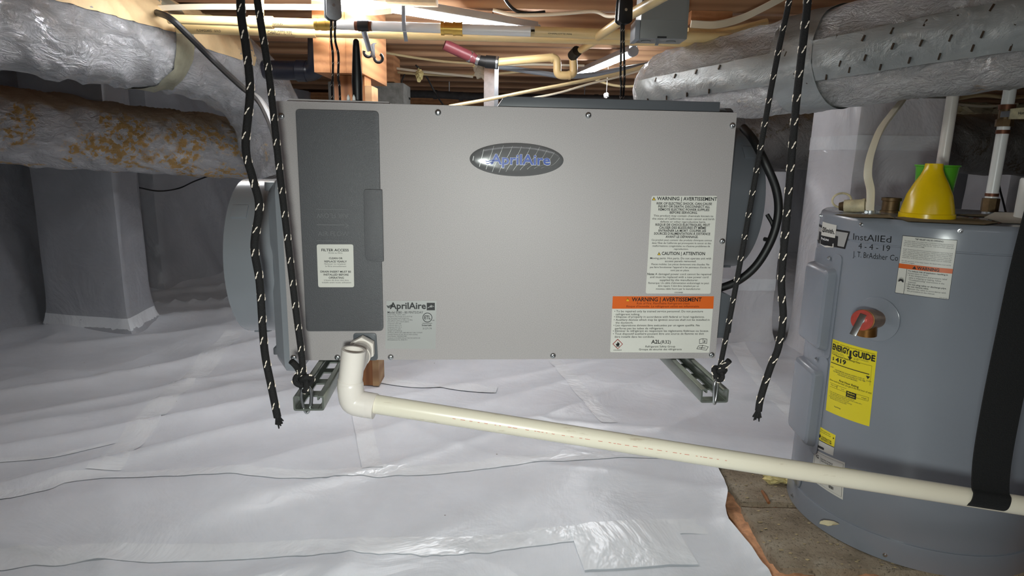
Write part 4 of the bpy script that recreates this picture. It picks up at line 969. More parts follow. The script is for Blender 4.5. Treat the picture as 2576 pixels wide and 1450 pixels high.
# access covers on the left side: raised pans with a flat flange
def cover(px_r, y_top, y_bot, zt, zb, dth=0.50):
    th1, _ = cyl(px_r, (y_top + y_bot) / 2); th0 = th1 - dth
    m = MB()                                     # flange
    n = 14
    def shell(a0, a1, z0, z1, rr, rb, rad):
        poly = rpoly([(a0 * HR, z0), (a1 * HR, z0), (a1 * HR, z1), (a0 * HR, z1)], rad, 5); return poly
    f = shell(th0 - 0.02, th1 + 0.035, zb - 0.014, zt + 0.03, 0, 0, 0.012)
    def loft(levels):
        N = len(levels[0][0]); vs = []
        for poly, R in levels: vs += [cp(x / HR, z, R) for x, z in poly]
        fs = [(k * N + i, k * N + (i + 1) % N, (k + 1) * N + (i + 1) % N, (k + 1) * N + i) for k in range(len(levels) - 1) for i in range(N)]
        mm = MB(); mm.add(vs, fs); return mm, N
    def fillgrid(mm, a0, a1, z0, z1, R, nn=16): mm.grid(lambda u, v: cp(a0 + (a1 - a0) * u, z0 + (z1 - z0) * v, R), nn, 4)
    def inset(poly, d):
        c_ = Vector((sum(p[0] for p in poly) / len(poly), sum(p[1] for p in poly) / len(poly)))
        xs = [p[0] for p in poly]; zs = [p[1] for p in poly]; w2, h2 = (max(xs) - min(xs)) / 2, (max(zs) - min(zs)) / 2
        return [(c_.x + (p[0] - c_.x) * (w2 - d) / w2, c_.y + (p[1] - c_.y) * (h2 - d) / h2) for p in poly]
    g = inset(f, 0.010)
    mm, N = loft([(f, HR + 0.0003), (f, HR + 0.0022), (inset(f, 0.001), HR + 0.0026)])
    fl_in = inset(f, 0.001)
    cc = (sum(p[0] for p in fl_in) / N, sum(p[1] for p in fl_in) / N)
    # flange face as concentric rings so that it follows the tank
    vs = []; K = 8
    for k in range(K + 1): vs += [cp((cc[0] + (x - cc[0]) * (1 - k / K)) / HR, cc[1] + (z - cc[1]) * (1 - k / K), HR + 0.0026) for x, z in fl_in]
    mm.add(vs, [(k * N + i, k * N + (i + 1) % N, (k + 1) * N + (i + 1) % N, (k + 1) * N + i) for k in range(K) for i in range(N)])
    c0 = mm.build('access_cover', HEATER, HEAT, local=True)
    pan = shell(th0, th1, zb, zt, 0, 0, 0.012); H_ = 0.020
    lv = [(pan, HR + 0.002), (inset(pan, 0.0025), HR + H_ * 0.55), (inset(pan, 0.005), HR + H_ * 0.85), (inset(pan, 0.011), HR + H_)]
    mm, N = loft(lv); top_ = inset(pan, 0.011); cc = (sum(p[0] for p in top_) / N, sum(p[1] for p in top_) / N); vs = []
    for k in range(K + 1): vs += [cp((cc[0] + (x - cc[0]) * (1 - k / K)) / HR, cc[1] + (z - cc[1]) * (1 - k / K), HR + H_) for x, z in top_]
    mm.add(vs, [(k * N + i, k * N + (i + 1) % N, (k + 1) * N + (i + 1) % N, (k + 1) * N + i) for k in range(K) for i in range(N)])
    mm.build('raised_pan', HEATER, c0, local=True)
    return th0, th1, c0
zA = cyl(2100, 668)[1]; zB = cyl(2085, 893)[1]; zC = cyl(2085, 935)[1]; zD = cyl(2068, 1140)[1]
u0, u1, c1 = cover(2096, 668, 893, zA - 0.006, zB + 0.004); l0, l1, c2 = cover(2062, 935, 1150, zC - 0.004, zD)
def hscrew(th, z, R=HR, r=0.0042, parent=None):
    M = Matrix.Translation(cp(th, z, R)) @ Matrix.Rotation(th, 4, 'Z') @ Matrix.Rotation(math.pi / 2, 4, 'Y')
    m = MB(); m.lathe([(r * 1.35, 0), (r * 1.35, 0.0006), (r, 0.0008)], 18, M); m.lathe([(r, 0.0006), (r, 0.003), (r * 0.6, 0.0036), (0, 0.0036)], 6, M); return m.build('screw', STEEL, parent or HEAT, local=True)
hscrew((u0 + u1) / 2 + 0.12, zA + 0.012, HR + 0.0026, 0.0034, HEAT); hscrew((l0 + l1) / 2 + 0.12, zC + 0.013, HR + 0.0026, 0.0034, HEAT)
for px, py in ((2065, 543), (2167, 566), (2416, 582), (1998, 1247), (2227, 1395)): hscrew(*cyl(px, py), HR + (0.0035 if py > 1000 else 0), 0.0032)
# brand sticker
ch = crop(1980, 500, 4.029)
Qd = [ch(*q) for q in ((318, 225), (640, 325), (590, 520), (305, 440))]
BS = hpatch([ch(*q) for q in ((318, 250), (640, 333), (590, 512), (308, 425))], INK, HEAT, HR + 0.0004, 'brand_sticker', label='black and white brand sticker')
hpatch([ch(*q) for q in ((322, 275), (622, 348), (578, 492), (312, 412))], STICKS, BS, HR + 0.0006, 'sticker_field')
hpatch([ch(*q) for q in ((330, 330), (520, 382), (512, 495), (318, 450))], INK, BS, HR + 0.0008, 'sticker_band')
wq = [ch(*q) for q in ((366, 232), (508, 270), (490, 400), (350, 370))]
hpatch(wq, STICK, BS, HR + 0.0010, 'sticker_field')
htext([('Smith.', 0.30, 0.95, 0.70, 0.33, .025)], wq, INK, BS, HR + 0.0013)
_n = 20; hpatch(wq, INK, BS, HR + 0.0013, 'round_logo', [[(0.19 + 0.12 * math.cos(2 * math.pi * i / _n), 0.55 + 0.2 * math.sin(2 * math.pi * i / _n)) for i in range(_n)]])
htext([('AO', 0.09, 0.29, 0.64, 0.2, .02)], wq, STICK, BS, HR + 0.0016)
pq = [ch(*q) for q in ((340, 370), (500, 405), (490, 455), (335, 425))]
htext([('ProLine', 0.14, 0.68, 0.72, 0.45, .03)], pq, INKW, BS, HR + 0.0011)
sq = [ch(*q) for q in ((340, 422), (476, 455), (474, 512), (338, 478))]
hpatch(sq, STICK, BS, HR + 0.0010, 'sticker_field', [[(0, 0), (1, 0), (1, 0.72), (0.5, 1.0), (0, 0.72)]])
htext([('COMMERCIAL GRADE', 0.08, 0.93, 0.58, 0.22, .02)], sq, INK, BS, HR + 0.0013)
# handwriting in black marker
htext([('InstAllEd', 0.0, 0.86, 0.30, 0.25, -.004, .05), ('4 - 4 - 19', 0.14, 0.84, 0.63, 0.22, -.004, .05), ('J. T. BrAdsher Co', 0.0, 1.0, 0.97, 0.22, -.004, .05)], [ch(*q) for q in ((672, 338), (1130, 372), (1125, 640), (668, 595))], INK, HEAT, HR + 0.0004, name='handwriting')
# relief valve label
tq = [ch(*q) for q in ((1172, 372), (1728, 420), (1640, 1025), (1093, 955))]
TP = hpatch(tq, INK, HEAT, HR + 0.0004, 'valve_sticker', label='white relief valve sticker with orange band')
hpatch(tq, STICK, TP, HR + 0.0007, 'sticker_field', [(0.008, 0.008, 0.992, 0.992)])
hpatch(tq, ORANGE, TP, HR + 0.0010, 'warning_band', [(0.008, 0.48, 0.992, 0.56)])
hpatch(tq, INK, TP, HR + 0.0010, 'cell_line', [(0.17, 0.56, 0.178, 0.992)])
bur = []
for i in range(24):
    a = math.pi * (1 + i / 23); rr = 0.075 if i % 2 == 0 else 0.035; bur.append((0.09 + rr * math.cos(a), 0.80 + rr * 1.35 * math.sin(a)))
hpatch(tq, INK, TP, HR + 0.0011, 'burst_symbol', [[(0.09, 0.775), bur[i], bur[i + 1]] for i in range(23)])
para = ['The water heater is provided with a combination temperature-pressure', 'relief valve listed as complying with the standard for Relief Valves for', 'Hot Water Supply Systems, ANSI Z21.22 - CSA 4.4 current edition and', 'the code requirements of ASME.', '', 'Install Temperature-Pressure protective equipment required by local', 'codes, but not less than a combination Temperature-Pressure Relief', 'Valve certified as meeting the requirements for Relief Valves for Hot', 'Water Supply Systems, ANSI Z21.22 - CSA 4.4 current edition by a', 'nationally recognized testing laboratory that maintains periodic', 'inspection of production of listed equipment or materials.', '', 'For safe operation of the water heater, the Relief Valve must not be', 'removed or plugged.']
htext([('T&P RELIEF VALVE OPENING', 0.25, 0.76, 0.055, 0.026, .02), ('WARNING', 0.36, 0.76, 0.548, 0.05, .03)], tq, INK, TP, HR + 0.0013)
htext([(tx, 0.05, 0.95 if len(tx) > 55 else 0.05 + 0.9 * len(tx) / 68, 0.092 + 0.0285 * i, 0.017) for i, tx in enumerate(para) if tx], tq, INKG, TP, HR + 0.0010, .004)
hpatch(tq, INK, TP, HR + 0.0013, 'hazard_symbol', [[(0.27, 0.548), (0.31, 0.495), (0.35, 0.548)]])
low = [('To reduce risk of explosion resulting in', .92, .02), ('serious injury or death.', .58, .0), ('• If the temperature and pressure relief', .92, .0), ('  valve is dripping or leaking, follow', .82, .0), ('  "Troubleshooting" instructions in the', .88, .0), ('  manual.', .38, .0), ('• Do not plug valve or discharge pipe.', .93, .02), ('• Do not remove valve.', .62, .02), ('• Maintain the valve in accordance with', .93, .0), ('  the procedure in the manual.', .74, .0)]
htext([(tx.strip(), 0.20 + (0.03 if tx[0] == ' ' else 0), u, 0.60 + 0.038 * i, 0.024, .004 + bd) for i, (tx, u, bd) in enumerate(low)] + [('100109183', 0.83, 0.97, 0.985, 0.012)], tq, INK, TP, HR + 0.0010)
# energy label
ce = crop(1960, 820, 3.085)
eq = [ce(*q) for q in ((418, 102), (762, 200), (700, 782), (363, 655))]
EG = hpatch(eq, YELLOWL, HEAT, HR + 0.0004, 'energy_sticker', label='yellow energy label')
htext([('U.S. Government', 0.03, 0.18, 0.035, 0.014), ('Federal law prohibits removal of this label before consumer purchase', 0.22, 0.97, 0.045, 0.014), ('ENERGY', 0.02, 0.45, 0.135, 0.075, .04), ('GUIDE', 0.52, 0.98, 0.135, 0.075, .04), ('Estimated Yearly Energy Cost', 0.14, 0.70, 0.215, 0.02, .01), ('$', 0.05, 0.095, 0.275, 0.04, .02), ('419', 0.135, 0.40, 0.285, 0.058, .03), ('First Hour Rating', 0.28, 0.72, 0.535, 0.026, .02), ('(How much hot water you get in the first hour of use)', 0.03, 0.98, 0.565, 0.022)], eq, INK, EG, HR + 0.0008, .006)
htext([('Water Heater - Electric', 0.02, 0.32, 0.165, 0.013), ('Tank Size (Storage Capacity)', 0.02, 0.34, 0.182, 0.013), ('40 gallons', 0.02, 0.15, 0.20, 0.013), ('A. O. SMITH CORPORATION', 0.56, 0.86, 0.165, 0.012), ('Models', 0.56, 0.66, 0.18, 0.012), ('$ 397', 0.02, 0.10, 0.385, 0.016), ('$ 423', 0.86, 0.95, 0.415, 0.016), ('THE ESTIMATED ANNUAL ENERGY COST OF', 0.14, 0.82, 0.405, 0.016, .01), ('THIS MODEL WAS NOT AVAILABLE AT THE TIME', 0.10, 0.84, 0.43, 0.016, .01), ('THE RANGE WAS PUBLISHED', 0.22, 0.68, 0.455, 0.016, .01), ('Very small', 0.07, 0.25, 0.625, 0.016), ('Low', 0.35, 0.42, 0.63, 0.016), ('High', 0.80, 0.90, 0.655, 0.016),
    ('• Your cost will depend on your utility rates and use', 0.06, 0.66, 0.72, 0.015), ('• Cost range based only on standard size ELECTRIC models with a', 0.06, 0.82, 0.742, 0.015), ('first hour rating similar to this model', 0.09, 0.55, 0.764, 0.015), ('• Estimated energy cost based on a national average', 0.06, 0.62, 0.786, 0.015), ('electricity cost of 12 cents per kWh', 0.09, 0.50, 0.808, 0.015), ('ftc.gov/energy', 0.22, 0.38, 0.90, 0.016, .02)], eq, INKG, EG, HR + 0.0008, .004)
hpatch(eq, INK, EG, HR + 0.0008, 'cost_scale', [(0.02, 0.312, 0.90, 0.322), (0.06, 0.20, 0.93, 0.203), (0.93, 0.20, 0.934, 0.46), (0.47, 0.62, 0.69, 0.70), [(0.84, 0.345), (0.92, 0.345), (0.88, 0.385)], [(0.455, 0.075), (0.50, 0.075), (0.50, 0.16), (0.53, 0.16), (0.475, 0.205), (0.42, 0.16), (0.455, 0.16)]] + [(0.05, 0.595, 0.47, 0.598), (0.05, 0.645, 0.47, 0.648), (0.69, 0.62, 0.93, 0.623), (0.69, 0.67, 0.93, 0.673), (0.24, 0.597, 0.245, 0.647), (0.93, 0.62, 0.935, 0.67)])
htext([('Medium', 0.50, 0.66, 0.65, 0.02, .01), ('50 Gallons', 0.50, 0.66, 0.685, 0.02, .01)], eq, YELLOWL, EG, HR + 0.0011)
# contractor sticker and rating plate
cq = [ce(*q) for q in ((300, 770), (440, 850), (420, 1010), (283, 945))]
CS = hpatch(cq, STICK, HEAT, HR + 0.0004, 'contractor_sticker', label='small yellow and white sticker')
hpatch(cq, YELLOWL, CS, HR + 0.0007, 'sticker_field', [(0, 0, 1, 0.57)]); hpatch(cq, INK, CS, HR + 0.0009, 'sticker_line', [(0, 0.57, 1, 0.60), (0.05, 0.83, 0.5, 0.93)])
htext([('CONTRACTOR', 0.30, 0.85, 0.43, 0.08, .02), ('REWARDS.COM', 0.30, 0.85, 0.52, 0.08, .01), ('Earn points for', 0.25, 0.75, 0.12, 0.05), ('every unit you install', 0.2, 0.78, 0.2, 0.05)], cq, INK, CS, HR + 0.0010)
hpatch(cq, INK, CS, HR + 0.0010, 'logo_mark', [[(0.22, 0.30), (0.28, 0.38), (0.22, 0.50), (0.15, 0.42)], [(0.90, 0.12), (0.96, 0.18), (0.9, 0.24)]])
rq = [ce(*q) for q in ((278, 958), (512, 1062), (495, 1352), (245, 1185))]
RP = hpatch(rq, STICK, HEAT, HR + 0.0004, 'rating_plate', label='white rating plate partly behind the drain pipe')
htext([('ELECTRIC STORAGE', 0.28, 0.66, 0.20, 0.04, .01), ('TANK WATER HEATER', 0.28, 0.68, 0.26, 0.04, .01), ('Ashland City', 0.40, 0.60, 0.72, 0.03), ('TN, USA', 0.42, 0.58, 0.77, 0.03), ('Made in USA', 0.1, 0.35, 0.80, 0.03)], rq, INK, RP, HR + 0.0007)
hpatch(rq, INK, RP, HR + 0.0007, 'sticker_line', [(0.04, 0.05, 0.96, 0.054), (0.04, 0.94, 0.96, 0.944), (0.04, 0.05, 0.047, 0.94), (0.955, 0.05, 0.962, 0.94), (0.26, 0.12, 0.265, 0.32)] + [(0.60 + 0.018 * i, 0.80, 0.608 + 0.018 * i + 0.004 * (i % 3), 0.88) for i in range(8)] + [(0.08 + 0.018 * i, 0.70, 0.088 + 0.018 * i + 0.004 * (i % 2), 0.74) for i in range(8)])
htext([('C', 0.09, 0.2, 0.22, 0.09, .02), ('us', 0.14, 0.2, 0.2, 0.03)], rq, INK, RP, HR + 0.0007)
# relief valve
th, z = cyl(2205, 803); 

d = Vector((math.cos(th), math.sin(th), 0)); base = Vector((HC.x, HC.y, z)) + d * HR
m = MB(); m.tube([base - d * 0.001, base + d * 0.0016, base + d * 0.0024], [0.043, 0.043, 0.0415], 48); m.build('escutcheon', HEATER, HEAT)
tip = at(2168, 806, base.y - 0.075); vdv = (tip - base); vl = vdv.length; vn = vdv.normalized()
m = MB(); m.tube([base, base + vn * vl * 0.35, base + vn * vl * 0.4, base + vn * vl * 0.95], [0.017, 0.017, 0.0195, 0.0195], 24); VB = m.build('valve_body', BRONZE, HEAT)
m = MB(); m.tube([base + vn * vl * 0.62, base + vn * vl * 0.62 + Vector((0.002, 0, -0.030))], [0.016, 0.017], 20); m.build('valve_outlet', BRONZE, VB)
m = MB(); m.tube([base + vn * vl * 0.95, base + vn * vl * 1.0], 0.0185, 28); m.build('red_disc', REDP, VB)
m = MB(); m.tube([base + vn * vl * 1.0, base + vn * vl * 1.08], 0.0065, 14); m.build('valve_pin', STEEL, VB)
lp = base + vn * vl * 1.09; ld = (at(2148, 832, tip.y - 0.012) - at(2170, 790, tip.y - 0.006)).normalized(); sdv = ld.cross(vn).normalized()
m = MB(); ribbon(m, [lp - ld * 0.012, lp, lp + ld * 0.012, lp + ld * 0.03], sdv * 0.0055, 0.0013); m.build('test_lever', STEEL, VB, bevel=0.0005)
# drain bib at the foot
th, z = cyl(2003, 1196); d = Vector((math.cos(th), math.sin(th), 0)); base = Vector((HC.x, HC.y, z)) + d * HR
m = MB(); m.tube([base - d * 0.005, base + d * 0.01 - Vector((0, 0, 0)), base + Vector((-0.025, 0.0, 0.002))], [0.009, 0.009, 0.007], 14); m.build('drain_spout', BLACKP, HEAT)
m = MB(); m.tube([base - d * 0.0005, base + d * 0.002], [0.03, 0.029], 36); m.build('escutcheon', HEATER, HEAT)
# nipple and dip outlet on top
np_ = Vector((0.800, 1.360, HT - 0.003))
m = MB(); m.lathe([(0.019, 0), (0.019, 0.006), (0.0165, 0.007), (0.0165, 0.026), (0.019, 0.027), (0.019, 0.033), (0.0135, 0.033), (0.0135, 0.010)], 24, Matrix.Translation(np_)); m.build('top_nipple', OLDBRASS, HEAT)

# things on and around the heater top
def ontop(px, y): q = at(px, 520, y); return Vector((q.x, y, HT - 0.0012))
fc = ontop(2334, 1.235)
m = MB(); k = 0.98; m.lathe([(0.0485 * k, 0), (0.0485 * k, 0.010), (0.0465 * k, 0.011), (0.0445 * k, 0.022), (0.039 * k, 0.045), (0.029 * k, 0.067), (0.020 * k, 0.083), (0.0160 * k, 0.094), (0.0152 * k, 0.104), (0.0135 * k, 0.104), (0.0135 * k, 0.09), (0.043 * k, 0.012), (0.046 * k, 0.001)], 40, Matrix.Translation(fc)); solo(m, 'funnel', FUNNEL, 'yellow plastic funnel turned upside down on the heater top', 'funnel')
gc = ontop(2343, 1.36)
m = MB(); m.lathe([(0.030, 0), (0.039, 0.097), (0.0415, 0.098), (0.0415, 0.101), (0.0375, 0.101), (0.029, 0.004), (0, 0.004)], 36, Matrix.Translation(gc)); solo(m, 'cup', GREEN, 'green plastic cup standing behind the yellow funnel', 'cup')
# cold water pipe with shutoff valve
def vpipe(px, y, py0, py1, r):
    q = at(px, py0, y); return Vector((q.x, y, q.z)), at(px, py1, y).z
wp = Vector((ontop(2490, 1.39).x, 1.39, HT - 0.002)); zt_ = JZ - 0.005
WPI = thing('water_pipe', 'white water pipe with shutoff valve and tag rising from the heater top', 'pipe', tuple(wp))
def zof(px, py, y): return at(px, py, y).z
def ring_at(z0, z1, r, name, mat, n=24): mm = MB(); mm.tube([Vector((wp.x, wp.y, z0)), Vector((wp.x, wp.y, z1))], r, n); return mm.build(name, mat, WPI)
z1 = zof(2505, 495, 1.39); zv = zof(2520, 315, 1.39); zu = zof(2535, 275, 1.39)
ring_at(wp.z, wp.z + 0.006, 0.013, 'nipple', GALV); ring_at(wp.z + 0.005, z1 - 0.004, 0.0165, 'union_nut', OLDBRASS, 8); ring_at(z1 - 0.003, z1 + 0.001, 0.0118, 'pipe_collar', PEX); ring_at(z1 + 0.0005, z1 + 0.007, 0.0128, 'crimp_ring', COPPER)
ring_at(z1 + 0.006, zv - 0.018, 0.0115, 'pipe', PEX); ring_at(zv - 0.018, zv - 0.010, 0.0128, 'crimp_ring', COPPER); ring_at(zv - 0.011, zv - 0.002, 0.0118, 'pipe_collar', PEX)
ring_at(zv - 0.003, zv + 0.012, 0.0165, 'valve_body', OLDBRASS, 8); ring_at(zv + 0.010, zu, 0.013, 'valve_stem', OLDBRASS); ring_at(zu - 0.001, zu + 0.009, 0.0155, 'crimp_ring', COPPER); ring_at(zu + 0.008, zt_, 0.0118, 'pipe', PEX)
zh = zv + 0.022; hd = Vector((0.95, -0.28, 0.06)).normalized()
c_ = Vector((wp.x, wp.y - 0.02, zh)); m = MB(); m.tube([Vector((wp.x, wp.y, zh)), c_], 0.006, 10); ribbon(m, [c_ - hd * 0.022, c_, c_ + hd * 0.012], Vector((0, 0, 1)) * 0.006, 0.0012); m.build('valve_lever', STEEL, WPI)
m = MB(); ribbon(m, [c_ - hd * 0.006, c_ + hd * 0.016, c_ + hd * 0.05, c_ + hd * 0.056], [Vector((0, 0, 1)) * q for q in (0.0105, 0.0115, 0.0115, 0.006)], 0.0025); LG = m.build('lever_grip', IVORY, WPI)
m = MB(); vs, fs = text_mesh('Homewerks', .02); nn_ = hd.cross(Vector((0, 0, 1))); nn_ = nn_ if nn_.y < 0 else -nn_; m.add([c_ + nn_ * 0.0029 + hd * (0.008 + x * 0.03) + Vector((0, 0, 1)) * (y * 0.008 - 0.002) for x, y in vs], fs); m.build('lettering', INK, LG, smooth=False, fix=False)
# hot water riser behind the cup
hp = at(2386, 300, 1.47); m = MB(); hp = Vector((at(2360, 480, 1.47).x, 1.47, HT - 0.002)); m.tube([hp, Vector((hp.x, hp.y, 0.93))], 0.0122, 20); WR = thing('water_pipe', 'plain white water riser behind the green cup', 'pipe', tuple(hp)); m.build('pipe', PVC, WR)
m = MB(); m.tube([Vector((hp.x, hp.y, 0.925)), Vector((hp.x, hp.y, 0.945))], 0.0155, 20); m.build('coupling', COPPER, WR)
m = MB(); m.tube([Vector((hp.x, hp.y, 0.94)), Vector((hp.x, hp.y, JZ - 0.003))], 0.0122, 20); m.build('pipe', PVC, WR)
# power whip
wq_ = ontop(2190, 1.29)
CB = thing('power_cable', 'cream power cable curving down into the heater top', 'cable', tuple(wq_))
m = MB(); Pq = catmull([wq_ + V(0, 0, 0.004), at(2190, 480, 1.29), at(2183, 440, 1.29), at(2190, 390, 1.30), at(2213, 330, 1.33), at(2245, 285, 1.42), at(2272, 250, 1.52), at(2300, 205, 1.62)], 8)
ribbon(m, Pq, V(0.0068, -0.002, 0.002), 0.003); m.build('jacket', ROMEX, CB, bevel=0.0012)
m = MB(); m.lathe([(0.014, 0), (0.014, 0.003), (0.010, 0.004), (0.010, 0.009)], 16, Matrix.Translation(wq_)); m.build('clamp', GALV, CB)
for s_ in (-1, 1):
    m = MB(); m.tube([wq_ + V(s_ * 0.010, -0.006, 0.006), wq_ + V(s_ * 0.014, -0.012, 0.006)], 0.003, 8); m.build('clamp_screw', GALV, CB)
# old ivory fitting lying on the top
ic = ontop(2148, 1.345) + V(0, 0, 0.0135); ia = V(0.80, -0.58, 0.1).normalized()
IF = thing('plastic_fitting', 'dirty ivory plastic fitting with a loop handle lying on the heater', 'fitting', (ic.x, ic.y, HT - 0.0012))
m = MB(); m.hollow(ic - ia * 0.018, ic + ia * 0.020, 0.0135, 0.0105, 22); m.build('sleeve', IVORY, IF)
m = MB(); m.hollow(ic + ia * 0.016, ic + ia * 0.021, 0.0148, 0.0105, 22); m.build('rim', IVORY, IF)
m = MB(); m.tube([ic - ia * 0.028, ic - ia * 0.017], [0.008, 0.011], 14); m.build('plug', OLDBRASS, IF)
m = MB(); hc_ = ic - ia * 0.018 + V(-0.005, 0, 0.012); m.tube([hc_ + V(0.020 * math.cos(a), 0.004, 0.015 * math.sin(a)) for a in [2 * math.pi * i / 28 for i in range(28)]], 0.0022, 8, closed=True); m.build('loop_handle', IVORY, IF)
# scraps of card and paper, white cylinder at the frame edge
def sheet(pts, mat, name, label, cat, th_=0.0012, seed=0):
    m = MB(); n = len(pts); c = sum((Vector(p) for p in pts), Vector((0, 0, 0))) / n; K = 4; vs = []
    for k in range(K + 1):
        for p in pts:
            q = c.lerp(Vector(p), k / K); q.z += 0.0016 * noise.noise(q * 25 + V(seed, 0, 0)) * k / K + 0.0012; vs.append(q)
    fs = [(k * n + i, k * n + (i + 1) % n, (k + 1) * n + (i + 1) % n, (k + 1) * n + i) for k in range(K) for i in range(n)]
    m.add(vs, fs); m.add([v - V(0, 0, th_) for v in vs], fs); solo(m, name, mat, label, cat, fix=False)
def tp(px, y, dz=0.001): q = ontop(px, y); q.z += dz; return q
sheet([tp(2100, 1.26), tp(2150, 1.20), tp(2255, 1.20), tp(2235, 1.28)], CARD, 'cardboard_scrap', 'thin brown scrap on the heater top beside the power cable', 'cardboard', seed=1)
sheet([tp(2255, 1.22), tp(2290, 1.135), tp(2480, 1.10), tp(2520, 1.15), tp(2420, 1.26)], CARD, 'cardboard_scrap', 'brown cardboard flap under the yellow funnel', 'cardboard', seed=2)
sheet([tp(2400, 1.33), tp(2450, 1.28), tp(2560, 1.27), tp(2560, 1.35)], CARD, 'cardboard_scrap', 'brown cardboard piece at the foot of the valve pipe', 'cardboard', seed=5)
sheet([tp(2480, 1.22, 0.004), tp(2530, 1.15, 0.001), tp(2600, 1.14, 0.001), tp(2570, 1.24, 0.012), tp(2505, 1.26, 0.012)], PAPER, 'paper_scrap', 'crumpled pale paper scrap beside the valve pipe', 'paper', seed=3)
m = MB(); wc = ontop(2600, 1.20); m.lathe([(0.0265, 0), (0.0275, 0.002), (0.0275, 0.078), (0.0255, 0.081), (0.0, 0.081)], 32, Matrix.Translation(wc)); solo(m, 'white_canister', WHITEP, 'smooth white canister at the right edge of the heater top', 'canister')
random.seed(5); m = MB()
for i in range(90):
    a, r_ = random.uniform(0, 6.28), math.sqrt(random.random()) * 0.10; c = Vector((0.85 + r_ * math.cos(a), 1.22 + 0.8 * r_ * math.sin(a), HT - 0.001))
    s_ = random.uniform(0.001, 0.0028); m.blob(c, s_, 0.3, 1, i, (1.6, 1, 0.6))
solo(m, 'debris', plain('rust_crumbs', (112, 66, 46), 0.9, 0, 0.3, 90), 'reddish crumbs scattered on the heater top by the funnel', 'debris', kind='stuff')
# on the blocks
m = MB(); c = onz(1952, 1203, 0.012); m.blob(c, 0.02, 0.5, 3, 3, (1.5, 0.8, 0.7)); m.blob(c + V(0.03, -0.01, -0.003), 0.012, 0.5, 3, 5, (1.4, 0.8, 0.6)); solo(m, 'insulation_tuft', FLUFF, 'yellow insulation tuft lying on the rear block by the heater', 'insulation')
a, b = onz(1917, 1236, 0.004), onz(1934, 1266, 0.005); m = MB(); m.tube([a, (a + b) / 2 + V(0, 0, 0.002), b], [0.003, 0.0042, 0.0036], 8); solo(m, 'bark_strip', W_POST, 'small brown stick lying across the gap between blocks', 'stick')
m = MB(); random.seed(9)
for i in range(120):
    c = Vector((random.uniform(0.53, 0.80), random.uniform(1.11, 1.55), 0.0008)); m.blob(c, random.uniform(0.001, 0.0028), 0.3, 1, i, (1.8, 1, 0.5))
solo(m, 'grit', plain('pale_grit', (176, 158, 122), 0.9, 0, 0.3, 80), 'pale grit scattered over the blocks', 'debris', kind='stuff')
m = MB(); c = onz(2085, 1317, 0.05); m.blob(c, 0.008, 0.4, 2, 3, (2.2, 1.0, 0.6)); solo(m, 'foam_drip', FOAM, 'cream foam drip stuck to the heater base ring', 'foam')

# ================================================================ SHOP LIGHTS
def shop_light(a, b, mat, label, w_=0.034, h_=0.034):
    a, b = Vector(a), Vector(b); d = (b - a).normalized(); L = (b - a).length; sd = d.cross(V(0, 0, 1)).normalized()
    M = Matrix(((d.x, sd.x, 0, a.x), (d.y, sd.y, 0, a.y), (d.z, sd.z, 1, a.z), (0, 0, 0, 1)))
    t = thing('led_shop_light', label, 'lamp', tuple(a))
    m = MB(); pr = [(-w_ * 0.62, 0.012), (-w_ * 0.5, h_), (w_ * 0.5, h_), (w_ * 0.62, 0.012), (w_ * 0.56, 0.010), (w_ * 0.45, h_ - 0.003), (-w_ * 0.45, h_ - 0.003), (-w_ * 0.56, 0.010)]
    n = len(pr); m.add([(x, y, z) for x in (0, L) for y, z in pr], [tuple(range(n)), tuple(range(n, 2 * n))] + [(i, (i + 1) % n, (i + 1) % n + n, i + n) for i in range(n)], M); m.build('reflector', FIXT, t)
    m = MB(); m.tube([a + d * 0.008 + V(0, 0, 0.008), b - d * 0.008 + V(0, 0, 0.008)], 0.0165, 20); m.build('led_tube', mat, t)
    for p in (a, b):
        s_ = 1 if p is a else -1
        m = MB(); m.tube([p - d * s_ * 0.012 + V(0, 0, 0.010), p + d * s_ * 0.010 + V(0, 0, 0.010)], 0.0205, 18); m.build('end_cap', FIXT, t)
    for k in (0.15, 0.85):
        m = MB(); q = a + d * L * k; m.tube([q + V(0, 0, h_ - 0.002), V(q.x, q.y, JZ - 0.002 if JZ - 0.002 > q.z + h_ else q.z + h_ + 0.002)], 0.0022, 8); m.build('hanger', STEEL, t)
    return t
SH = []
e1 = at(1345, 82, 2.30); e1.z = 1.185; dd = Vector((-0.80, -0.60, 0)).normalized()
e1 = V(e1.x, 2.30, 1.187)
shop_light(e1, e1 + dd * 1.16, LED1, 'long bright led tube light over the left rear of the dehumidifier')
n2 = at(1592, 135, 2.78); f2 = at(1458, 192, 3.55)
n2.z = f2.z = (n2.z + f2.z) / 2
shop_light(f2, n2, LED2, 'bright led tube light further back under the joists on the right')

shop_light((-0.12, -0.30, 1.187), (1.04, -0.36, 1.187), LED_FILL, 'added fill tube light, unseen behind the camera')  # unseen fill light, added to brighten the floor and the front panel

